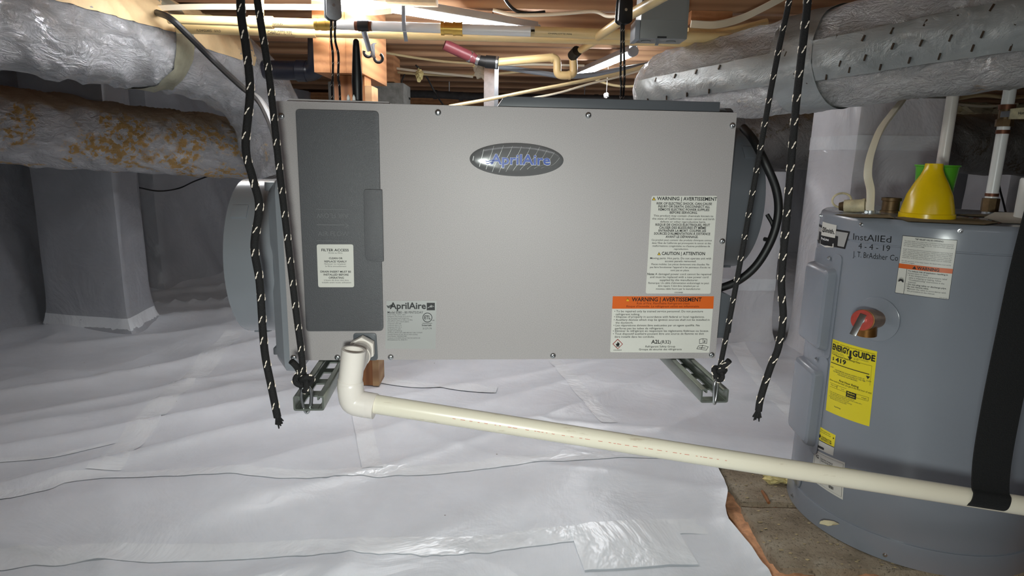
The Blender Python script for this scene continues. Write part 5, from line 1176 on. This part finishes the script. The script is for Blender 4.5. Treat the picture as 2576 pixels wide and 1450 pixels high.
# ================================================================ WATER LINES OVERHEAD
def run(pxs): return [at(*q) for q in pxs]
def line_tube(name, mat, P, r, parent, n=14, k=0): m = MB(); m.tube(catmull(P, k) if k else P, r, n); return m.build(name, mat, parent)
yu = 1.86
UPP = thing('water_line', 'cream and white upper water line with brass couplings under the joists', 'pipe', tuple(at(400, 48, yu)))
def ux(px): return 47 + (px - 400) * 0.0345
def up(px, dy=0): return at(px, ux(px) + dy, yu)
line_tube('cpvc_pipe', CPVC, [up(424), up(650)], 0.0125, UPP); line_tube('cpvc_pipe', CPVC, [up(680), up(800)], 0.0134, UPP)
line_tube('tee_fitting', CPVC, [up(628), up(687)], 0.0166, UPP); line_tube('tee_branch', CPVC, [up(655), at(655, ux(655) - 24, yu), at(655, ux(655) - 60, yu)], 0.0095, UPP)
for a_, b_, r_ in ((793, 800, 0.0170), (800, 808, 0.0159), (808, 822, 0.0170), (822, 840, 0.0159)): line_tube('brass_coupling', BRASS, [up(a_), up(b_)], r_, UPP, 18)
line_tube('pex_pipe', PEX, [up(838), up(895)], 0.0129, UPP); line_tube('crimp_ring', COPPER, [up(893), up(902)], 0.0137, UPP); line_tube('clamp_tee', BLACKP, [up(901), up(928)], 0.0151, UPP)
line_tube('crimp_ring', COPPER, [up(927), up(936)], 0.0137, UPP); line_tube('pex_pipe', PEX, [up(935), up(1112)], 0.0129, UPP)
for a_, b_, r_ in ((1110, 1118, 0.0185), (1118, 1140, 0.0157), (1140, 1146, 0.0185), (1146, 1160, 0.0174), (1160, 1164, 0.0185)): line_tube('brass_coupling', BRASS, [up(a_), up(b_)], r_, UPP, 18)
line_tube('pex_pipe', PEX, [up(1160), up(1345)], 0.0140, UPP); line_tube('cpvc_pipe', CPVC, [up(1335), up(1930)], 0.0140, UPP)
line_tube('branch_pipe', GREYC, [at(915, 78, yu), at(930, 128, yu + .02)], 0.0075, UPP)
m = MB(); q = at(1018, 62, yu); ribbon(m, [q + V(0, -0.016, 0.045), q + V(0, -0.016, 0), q + V(0, -0.012, -0.016), q + V(0, 0.0, -0.018), q + V(0, 0.02, -0.04)], V(0.005, 0, 0), 0.001); m.build('pipe_strap', GREYC, UPP)
yl2 = 1.93
LOW = thing('water_line', 'cream lower water line running below and behind the upper one', 'pipe', tuple(at(440, 80, yl2)))
def lx(px): return 72 + (px - 440) * 0.0262
def lo(px): return at(px, lx(px), yl2)
line_tube('cpvc_pipe', CPVC, [lo(446), lo(760)], 0.0134, LOW); line_tube('cpvc_pipe', CPVC, [lo(790), lo(1940)], 0.0134, LOW); line_tube('coupling', CPVC, [lo(742), lo(795)], 0.0158, LOW)
# lettering on the pipes
def pipe_text(tx, pa, pb, r, parent, hh):
    d = (pb - pa); L = d.length; d.normalize(); c = (EYE - pa).normalized(); c = (c - d * c.dot(d)).normalized(); u_ = d.cross(c); u_ = u_ if u_.z > 0 else -u_
    vs, fs = text_mesh(tx, .01); m = MB()
    for_ = []
    for x, y in vs:
        a = -0.25 + (y / CAP - 0.5) * hh / r; for_.append(pa + d * L * x + (c * math.cos(a) + u_ * math.sin(a)) * (r + 0.0003))
    m.add(for_, fs); m.build('lettering', INKG, parent, smooth=False, fix=False)
pipe_text('GOLD', up(690), up(715), 0.0136, UPP, 0.005); pipe_text('CHARLOTTE PIPE', lo(677), lo(738), 0.0136, LOW, 0.009); pipe_text('CHARLOTTE PIPE', up(1378), up(1438), 0.0142, UPP, 0.003)
pipe_text('FLOWGUARD · GOLD', lo(500), lo(560), 0.0136, LOW, 0.006)
CRS = thing('water_line', 'cream diagonal pipe crossing in front of the grey electrical box', 'pipe', tuple(at(1515, 80, 1.85)))
line_tube('cpvc_pipe', CPVC, [at(1505, 92, 1.86), at(1568, 47, 1.62), at(1660, -5, 1.40), at(1760, -60, 1.25)], 0.0115, CRS)
# drain trap
yt = 2.5
TRP = thing('drain_trap', 'cream drain pipe with u-shaped trap behind the water lines', 'pipe', tuple(at(1255, 158, yt)))
line_tube('cpvc_pipe', CPVC, [at(1245, 157, yt), at(1382, 145, yt)], 0.0145, TRP, 16)
line_tube('trap', CPVC, run([(1380, 145, yt), (1392, 146, yt), (1400, 152, yt), (1402, 164, yt), (1402, 180, yt), (1407, 188, yt), (1418, 190, yt), (1432, 189, yt), (1441, 184, yt), (1443, 172, yt), (1442, 150, yt), (1442, 136, yt)]), 0.0150, TRP, 16, 4)
line_tube('branch', CPVC, [at(1447, 135, yt), at(1490, 108, yt - .1), at(1530, 80, yt - .2)], 0.0125, TRP, 14)
line_tube('rubber_boot', BLACKR, [at(1440, 141, yt - .005), at(1452, 128, yt - .04)], 0.0195, TRP, 14)
for px in (1389, 1432): line_tube('trap_rim', CPVC, [at(px - 3, 146 if px < 1400 else 189.5, yt), at(px + 3, 146 if px < 1400 else 189, yt)], 0.0168, TRP, 16)
RED = thing('hose', 'maroon pipe clamped into a black rubber coupling', 'hose', tuple(at(1130, 120, yt)))
line_tube('maroon_pipe', PURPLE, [at(1118, 112, yt - .03), at(1190, 146, yt)], 0.020, RED, 16); line_tube('hose_tail', PURPLE, [at(1186, 145, yt), at(1205, 153, yt)], 0.0175, RED, 16)
line_tube('hose_clamp', STEEL, [at(1179, 141, yt), at(1187, 145, yt)], 0.0222, RED, 16); line_tube('hose_clamp', STEEL, [at(1199, 149, yt), at(1206, 152, yt)], 0.0205, RED, 16)
line_tube('rubber_coupling', BLACKR, [at(1203, 151, yt), at(1222, 155, yt), at(1222, 155, yt), at(1254, 158, yt)], [0.0185, 0.0205, 0.0235, 0.0235], RED, 18); line_tube('hose_clamp', STEEL, [at(1247, 157.5, yt), at(1252, 158, yt)], 0.0245, RED, 16)
# galvanized stud post
gp = at(1236, 200, 2.62); m = MB(); h2 = 0.022
prof_ = [(-h2, -h2), (h2, -h2), (h2, h2), (h2 - 0.002, h2), (h2 - 0.002, -h2 + 0.002), (-h2 + 0.002, -h2 + 0.002), (-h2 + 0.002, h2), (-h2, h2)]
n = len(prof_); zt = at(1236, 166, 2.62).z
R3 = Matrix.Rotation(-0.35, 3, 'Z')
m.add([tuple(R3 @ V(x, y, 0) + V(gp.x, gp.y, z)) for z in (0.012, zt) for x, y in prof_], [tuple(range(n)), tuple(range(n, 2 * n))] + [(i, (i + 1) % n, (i + 1) % n + n, i + n) for i in range(n)]); solo(m, 'steel_post', GALV, 'galvanized steel stud post under the black rubber coupling', 'post', smooth=False)
# black drain pipe on the left
AB = thing('drain_line', 'black plastic drain elbow between the left duct and the wooden beam', 'pipe', tuple(at(700, 178, 2.35)))
line_tube('pipe', ABS, [at(645, 175, 2.4), at(752, 178, 2.35)], 0.033, AB, 20); line_tube('hub', ABS, [at(748, 178, 2.35), at(772, 179, 2.35)], 0.037, AB, 20)
line_tube('elbow', ABS, run([(768, 179, 2.35), (782, 178, 2.35), (796, 168, 2.34), (800, 148, 2.33), (800, 110, 2.32), (800, 60, 2.31)]), 0.0345, AB, 20, 5)
# old black sewer pipe far back
SW = thing('drain_line', 'corroded black sewer pipe far back below the joists', 'pipe', tuple(at(1030, 235, 4.3)))
line_tube('pipe', CORR, run([(1015, 236, 4.3), (1100, 238, 4.3), (1230, 245, 4.3), (1420, 247, 4.28), (1640, 252, 4.25), (1800, 258, 4.2)]), 0.024, SW, 14, 4)
for px, py in ((1095, 238), (1160, 243), (1500, 249)): line_tube('hub', CORR, [at(px - 5, py, 4.3), at(px + 5, py, 4.3)], 0.029, SW, 14)
for px, py in ((1130, 240), (1470, 249)):
    q = at(px, py, 4.352); line_tube('hanger', GALV, [q, V(q.x, 4.352, JZ + 0.002)], 0.003, SW, 8)
# wooden girder end and post
gb = at(790, 182, 1.97); gx1 = at(912, 184, 1.97).x
BM = thing('wooden_beam', 'short wooden girder with its sawn end facing the camera above the post', 'beam', ((gb.x + gx1) / 2, 2.1, gb.z))
for i in range(3):
    a_ = gb.x + (gx1 - gb.x) * i / 3; b_ = gb.x + (gx1 - gb.x) * (i + 1) / 3; m = MB(); m.box((a_ + 0.0004, 1.97 + 0.004 * (i % 2), gb.z), (b_ - 0.0004, 2.34, JZ - 0.001)); m.build('plank', W_BEAM, BM, bevel=0.0012)
px0, px1 = at(843, 230, 2.03).x, at(938, 230, 2.03).x
PO = thing('wooden_post', 'brown wooden post under the girder, its foot showing below the dehumidifier', 'post', ((px0 + px1) / 2, 2.07, 0.008))
m = MB(); m.box((px0, 2.02, 0.012), (px1 - 0.022, 2.11, gb.z - 0.001)); m.build('main_stud', W_POST, PO, bevel=0.0015)
m = MB(); m.box((px1 - 0.0215, 2.015, 0.012), (px1, 2.105, gb.z - 0.03)); m.build('side_stud', W_PLY, PO, bevel=0.0015)
# clips on the girder side
CL = thing('pipe_clip', 'bright metal hanger with black clips on the wooden girder side', 'bracket', tuple(at(935, 140, 1.94)))
ribbon_m = MB(); q = at(938, 112, 1.93); ribbon(ribbon_m, [q + V(0.006, 0.0, 0.004), q, q + V(0, 0, -0.012), q + V(0.001, 0, -0.036)], V(0.005, 0, 0), 0.0014); ribbon_m.build('metal_strap', STEEL, CL)
for px, py in ((926, 132), (952, 146)):
    q = at(px, py, 1.95); m = MB(); m.tube([q + V(0.012 * math.cos(a), 0, 0.012 * math.sin(a)) for a in [math.radians(-200 + 20 * i) for i in range(14)]], 0.0045, 8); m.build('black_clip', BLACKP, CL)

# ================================================================ ELECTRICAL BOX
ey = 1.62; a_ = at(1598, 100, ey); b_ = at(1728, 100, ey)
EB = thing('electrical_box', 'grey metal electrical box hanging from the joists beside the right pulley', 'electrical box', ((a_.x + b_.x) / 2, ey + .03, a_.z))
zb_ = at(1660, 97, ey).z; zm = at(1660, 50, ey).z
m = MB(); m.box((a_.x + 0.011, ey, zb_), (b_.x, ey + 0.072, JZ + 0.02)); m.build('cover', BOXGREY, EB, bevel=0.0012)
m = MB(); m.box((a_.x - 0.001, ey + 0.004, zb_ - 0.002), (a_.x + 0.0105, ey + 0.07, zm)); m.build('cover_lip', GREYC, EB, bevel=0.0008)
m = MB(); m.box((a_.x + 0.013, ey - 0.0015, zm), (b_.x - 0.006, ey - 0.0002, JZ + 0.02)); m.build('recess_plate', BOXGREY, EB)
for px in (1625, 1688):
    q = at(px, 99, ey + .035); m = MB(); m.tube([V(q.x, ey + .036, zb_ - 0.0025), V(q.x, ey + .036, zb_ - 0.0005)], 0.012, 20); m.build('knockout', BOXGREY, EB)
q = at(1665, 94, ey); m = MB(); m.box((q.x - 0.011, ey - 0.002, q.z - 0.002), (q.x + 0.011, ey + 0.0005, q.z + 0.002)); m.build('latch_slot', INK, EB)
q = at(1655, 105, ey); m = MB(); ribbon(m, [V(q.x, ey + 0.004, zb_), V(q.x - 0.001, ey + 0.002, zb_ - 0.010), V(q.x - 0.004, ey - 0.004, zb_ - 0.016)], V(0.004, 0, 0), 0.001); m.build('latch_tab', GREYC, EB)

# ================================================================ CABLES
def cable(pxs, mat, r, label, name='cable', k=8, flat=False):
    m = MB(); P = catmull(run(pxs), k)
    if flat: ribbon(m, P, V(0, -r * 0.5, r * 1.2), r * 0.55)
    else: m.tube(P, r, 8)
    solo(m, name, mat, label, 'cable')
cable([(360, 22, 1.95), (480, 17, 1.93), (640, 17, 1.93), (800, 18, 1.93), (870, 22, 1.93), (930, 31, 1.93), (985, 27, 1.93)], ROMEX, 0.0058, 'white cable stapled along the first joist on the left', flat=True)
cable([(1240, 25, 2.12), (1290, 37, 2.12), (1350, 38, 2.12), (1420, 34, 2.12), (1495, 29, 2.12), (1530, 41, 2.1), (1575, 38, 2.05)], ROMEX, 0.0055, 'white cable running right from the bright lamp along a joist')
cable([(1264, -12, 2.0), (1282, 14, 2.06), (1305, 30, 2.12), (1340, 33, 2.14), (1370, 30, 2.16)], BLACKR, 0.005, 'black lamp cord dropping along the joist beside the bright lamp')
cable([(340, 0, 2.02), (385, 28, 1.95), (425, 44, 1.80), (470, 85, 1.82), (540, 155, 1.90), (610, 220, 1.82), (648, 248, 1.62), (672, 285, 1.45), (690, 330, 1.33), (700, 380, 1.25)], BLACKR, 0.0088, 'thick black cable lying over the left duct down to the dehumidifier')
cable([(960, 131, 2.9), (1030, 143, 2.9), (1110, 154, 2.9), (1190, 160, 2.9)], ROMEXD, 0.005, 'tan cable sagging left of the rubber coupling')
cable([(955, 172, 3.3), (985, 171, 3.3), (1060, 180, 3.3), (1130, 187, 3.3), (1190, 193, 3.3)], ROMEX, 0.006, 'upper of two pale cables behind the girder plank')
cable([(955, 178, 3.32), (1050, 186, 3.32), (1140, 190, 3.32), (1230, 187, 3.3), (1330, 178, 3.3)], ROMEXD, 0.006, 'lower of two pale cables behind the girder plank')
cable([(1252, 163, 2.7), (1300, 163, 2.7), (1345, 162, 2.7), (1390, 163, 2.7), (1470, 165, 2.7)], ROMEX, 0.0045, 'thin white cable passing behind the drain trap')
cable([(1256, 168, 2.8), (1310, 176, 2.8), (1370, 185, 2.8), (1420, 192, 2.8), (1490, 188, 2.8), (1560, 175, 2.75), (1640, 160, 2.7), (1700, 140, 2.65)], GREYC, 0.0105, 'grey flexible conduit sagging behind the drain trap')
cable([(1130, 268, 2.35), (1230, 250, 2.37), (1340, 228, 2.4), (1450, 207, 2.4), (1560, 184, 2.4), (1640, 160, 2.4), (1720, 136, 2.5), (1775, 111, 2.567)], ROMEXD, 0.0062, 'long tan cable rising to the right behind the dehumidifier')
cable([(1310, 252, 2.5), (1400, 235, 2.5), (1480, 212, 2.5), (1560, 192, 2.5), (1650, 165, 2.5), (1740, 136, 2.55), (1795, 111, 2.567)], ROMEX, 0.004, 'thin pale cable below the long tan cable')
cable([(1480, 193, 3.64), (1540, 214, 3.68), (1600, 216, 3.68), (1660, 196, 3.64)], ROMEXD, 0.007, 'tan cable loop far back near the right duct end')
cable([(1020, 182, 3.35), (1010, 210, 3.35), (1020, 236, 3.35), (1032, 250, 3.35)], BLACKR, 0.004, 'thin black wire hanging beside the bare concrete pier')
cable([(1046, 164, 3.29), (1072, 192, 3.35), (1090, 225, 3.4), (1105, 250, 3.4), (1118, 268, 3.4)], BLACKR, 0.004, 'thin black wire curving down in front of the sewer pipe')
cable([(1738, 60, 1.9), (1800, 62, 1.9), (1860, 48, 1.9), (1920, 20, 1.88), (1980, -12, 1.86)], ROMEX, 0.0075, 'pale cable leaving the grey electrical box to the right', flat=True)
cable([(1730, 78, 2.1), (1800, 82, 2.1), (1880, 68, 2.1), (1930, 55, 2.1)], CPVC, 0.011, 'cream pipe stub leaving the back of the electrical box', 'water_line')
cable([(348, 472, 2.80), (400, 481, 3.0), (450, 474, 3.2), (490, 456, 3.1), (545, 436, 2.92)], BLACKR, 0.0035, 'thin black wire hanging on the lined left wall')
cable([(2510, 422, 2.85), (2514, 470, 2.84), (2524, 510, 2.84), (2532, 545, 2.84)], BLACKR, 0.004, 'thin black wire hanging behind the valve pipe')
cable([(2400, 250, 2.6), (2470, 240, 2.6), (2540, 246, 2.6), (2600, 240, 2.6)], ROMEXD, 0.007, 'tan cable under the joists behind the valve pipe')
cable([(2405, 262, 2.9), (2480, 268, 2.9), (2560, 262, 2.9)], ROMEX, 0.006, 'pale cable low under the joists behind the valve pipe')
def tuft(px, py, y, r, label, seed, sq=(1, 1, 1), mat=FLUFF, cat='insulation', name='insulation_tuft'):
    m = MB(); m.blob(at(px, py, y), r, 0.55, 3, seed, sq); solo(m, name, mat, label, cat)
tuft(1055, 190, 3.25, 0.02, 'pale insulation tuft hanging from a cable by the sewer pipe', 3, (0.8, 0.8, 1.4))
tuft(1212, 178, 2.64, 0.026, 'grey dusty insulation tuft left of the steel post', 5, (1.2, 0.8, 1.1), plain('dusty_fluff', (176, 168, 150), 0.95, 0, 0.2, 60, 0.9, 120))
tuft(1210, 166, 2.64, 0.016, 'yellow insulation tuft caught under the rubber coupling', 8, (1.5, 0.7, 0.8))
m = MB(); q = at(1525, 240, 3.281); m.blob(q, 0.012, 0.55, 3, 9, (1.0, 0.6, 1.1)); m.tube([q, V(q.x + 0.004, 3.281, JZ + 0.002)], 0.0008, 6); solo(m, 'plastic_scrap', WHITEP, 'bright white scrap hanging on a thread near the sewer pipe', 'scrap')
tuft(2445, 278, 5.32, 0.10, 'cream spray foam lump at the top of the far wall', 12, (1.6, 0.6, 0.7), FOAM, 'foam', 'foam_lump')
tuft(2340, 276, 5.32, 0.09, 'cream spray foam lump near the white riser at the far wall', 14, (2.0, 0.5, 0.7), FOAM, 'foam', 'foam_lump')
tuft(2555, 280, 5.32, 0.09, 'cream spray foam lump at the far wall behind the valve', 16, (2.0, 0.5, 0.7), FOAM, 'foam', 'foam_lump')
# wooden blocking pieces between the first joists
a_, b_ = at(972, 38, 1.9), at(1098, 56, 1.9)
m = MB(); m.box((a_.x, 1.888, JZ - 0.052), (b_.x, 1.945, JZ - 0.0005)); solo(m, 'wood_block', plain('pale_cut_wood', (204, 186, 156), 0.8, 0, 0.12, 60), 'pale sawn wood block under the joist above the white pipe', 'wood block', bevel=0.002)
a_, b_ = at(1728, 75, 2.2), at(1830, 75, 2.2)
m = MB(); m.box((a_.x, 2.16, JZ - 0.04), (b_.x, 2.24, JZ - 0.0005)); solo(m, 'wood_block', W_BEAM, 'brown wood block under the joist right of the electrical box', 'wood block', bevel=0.002)
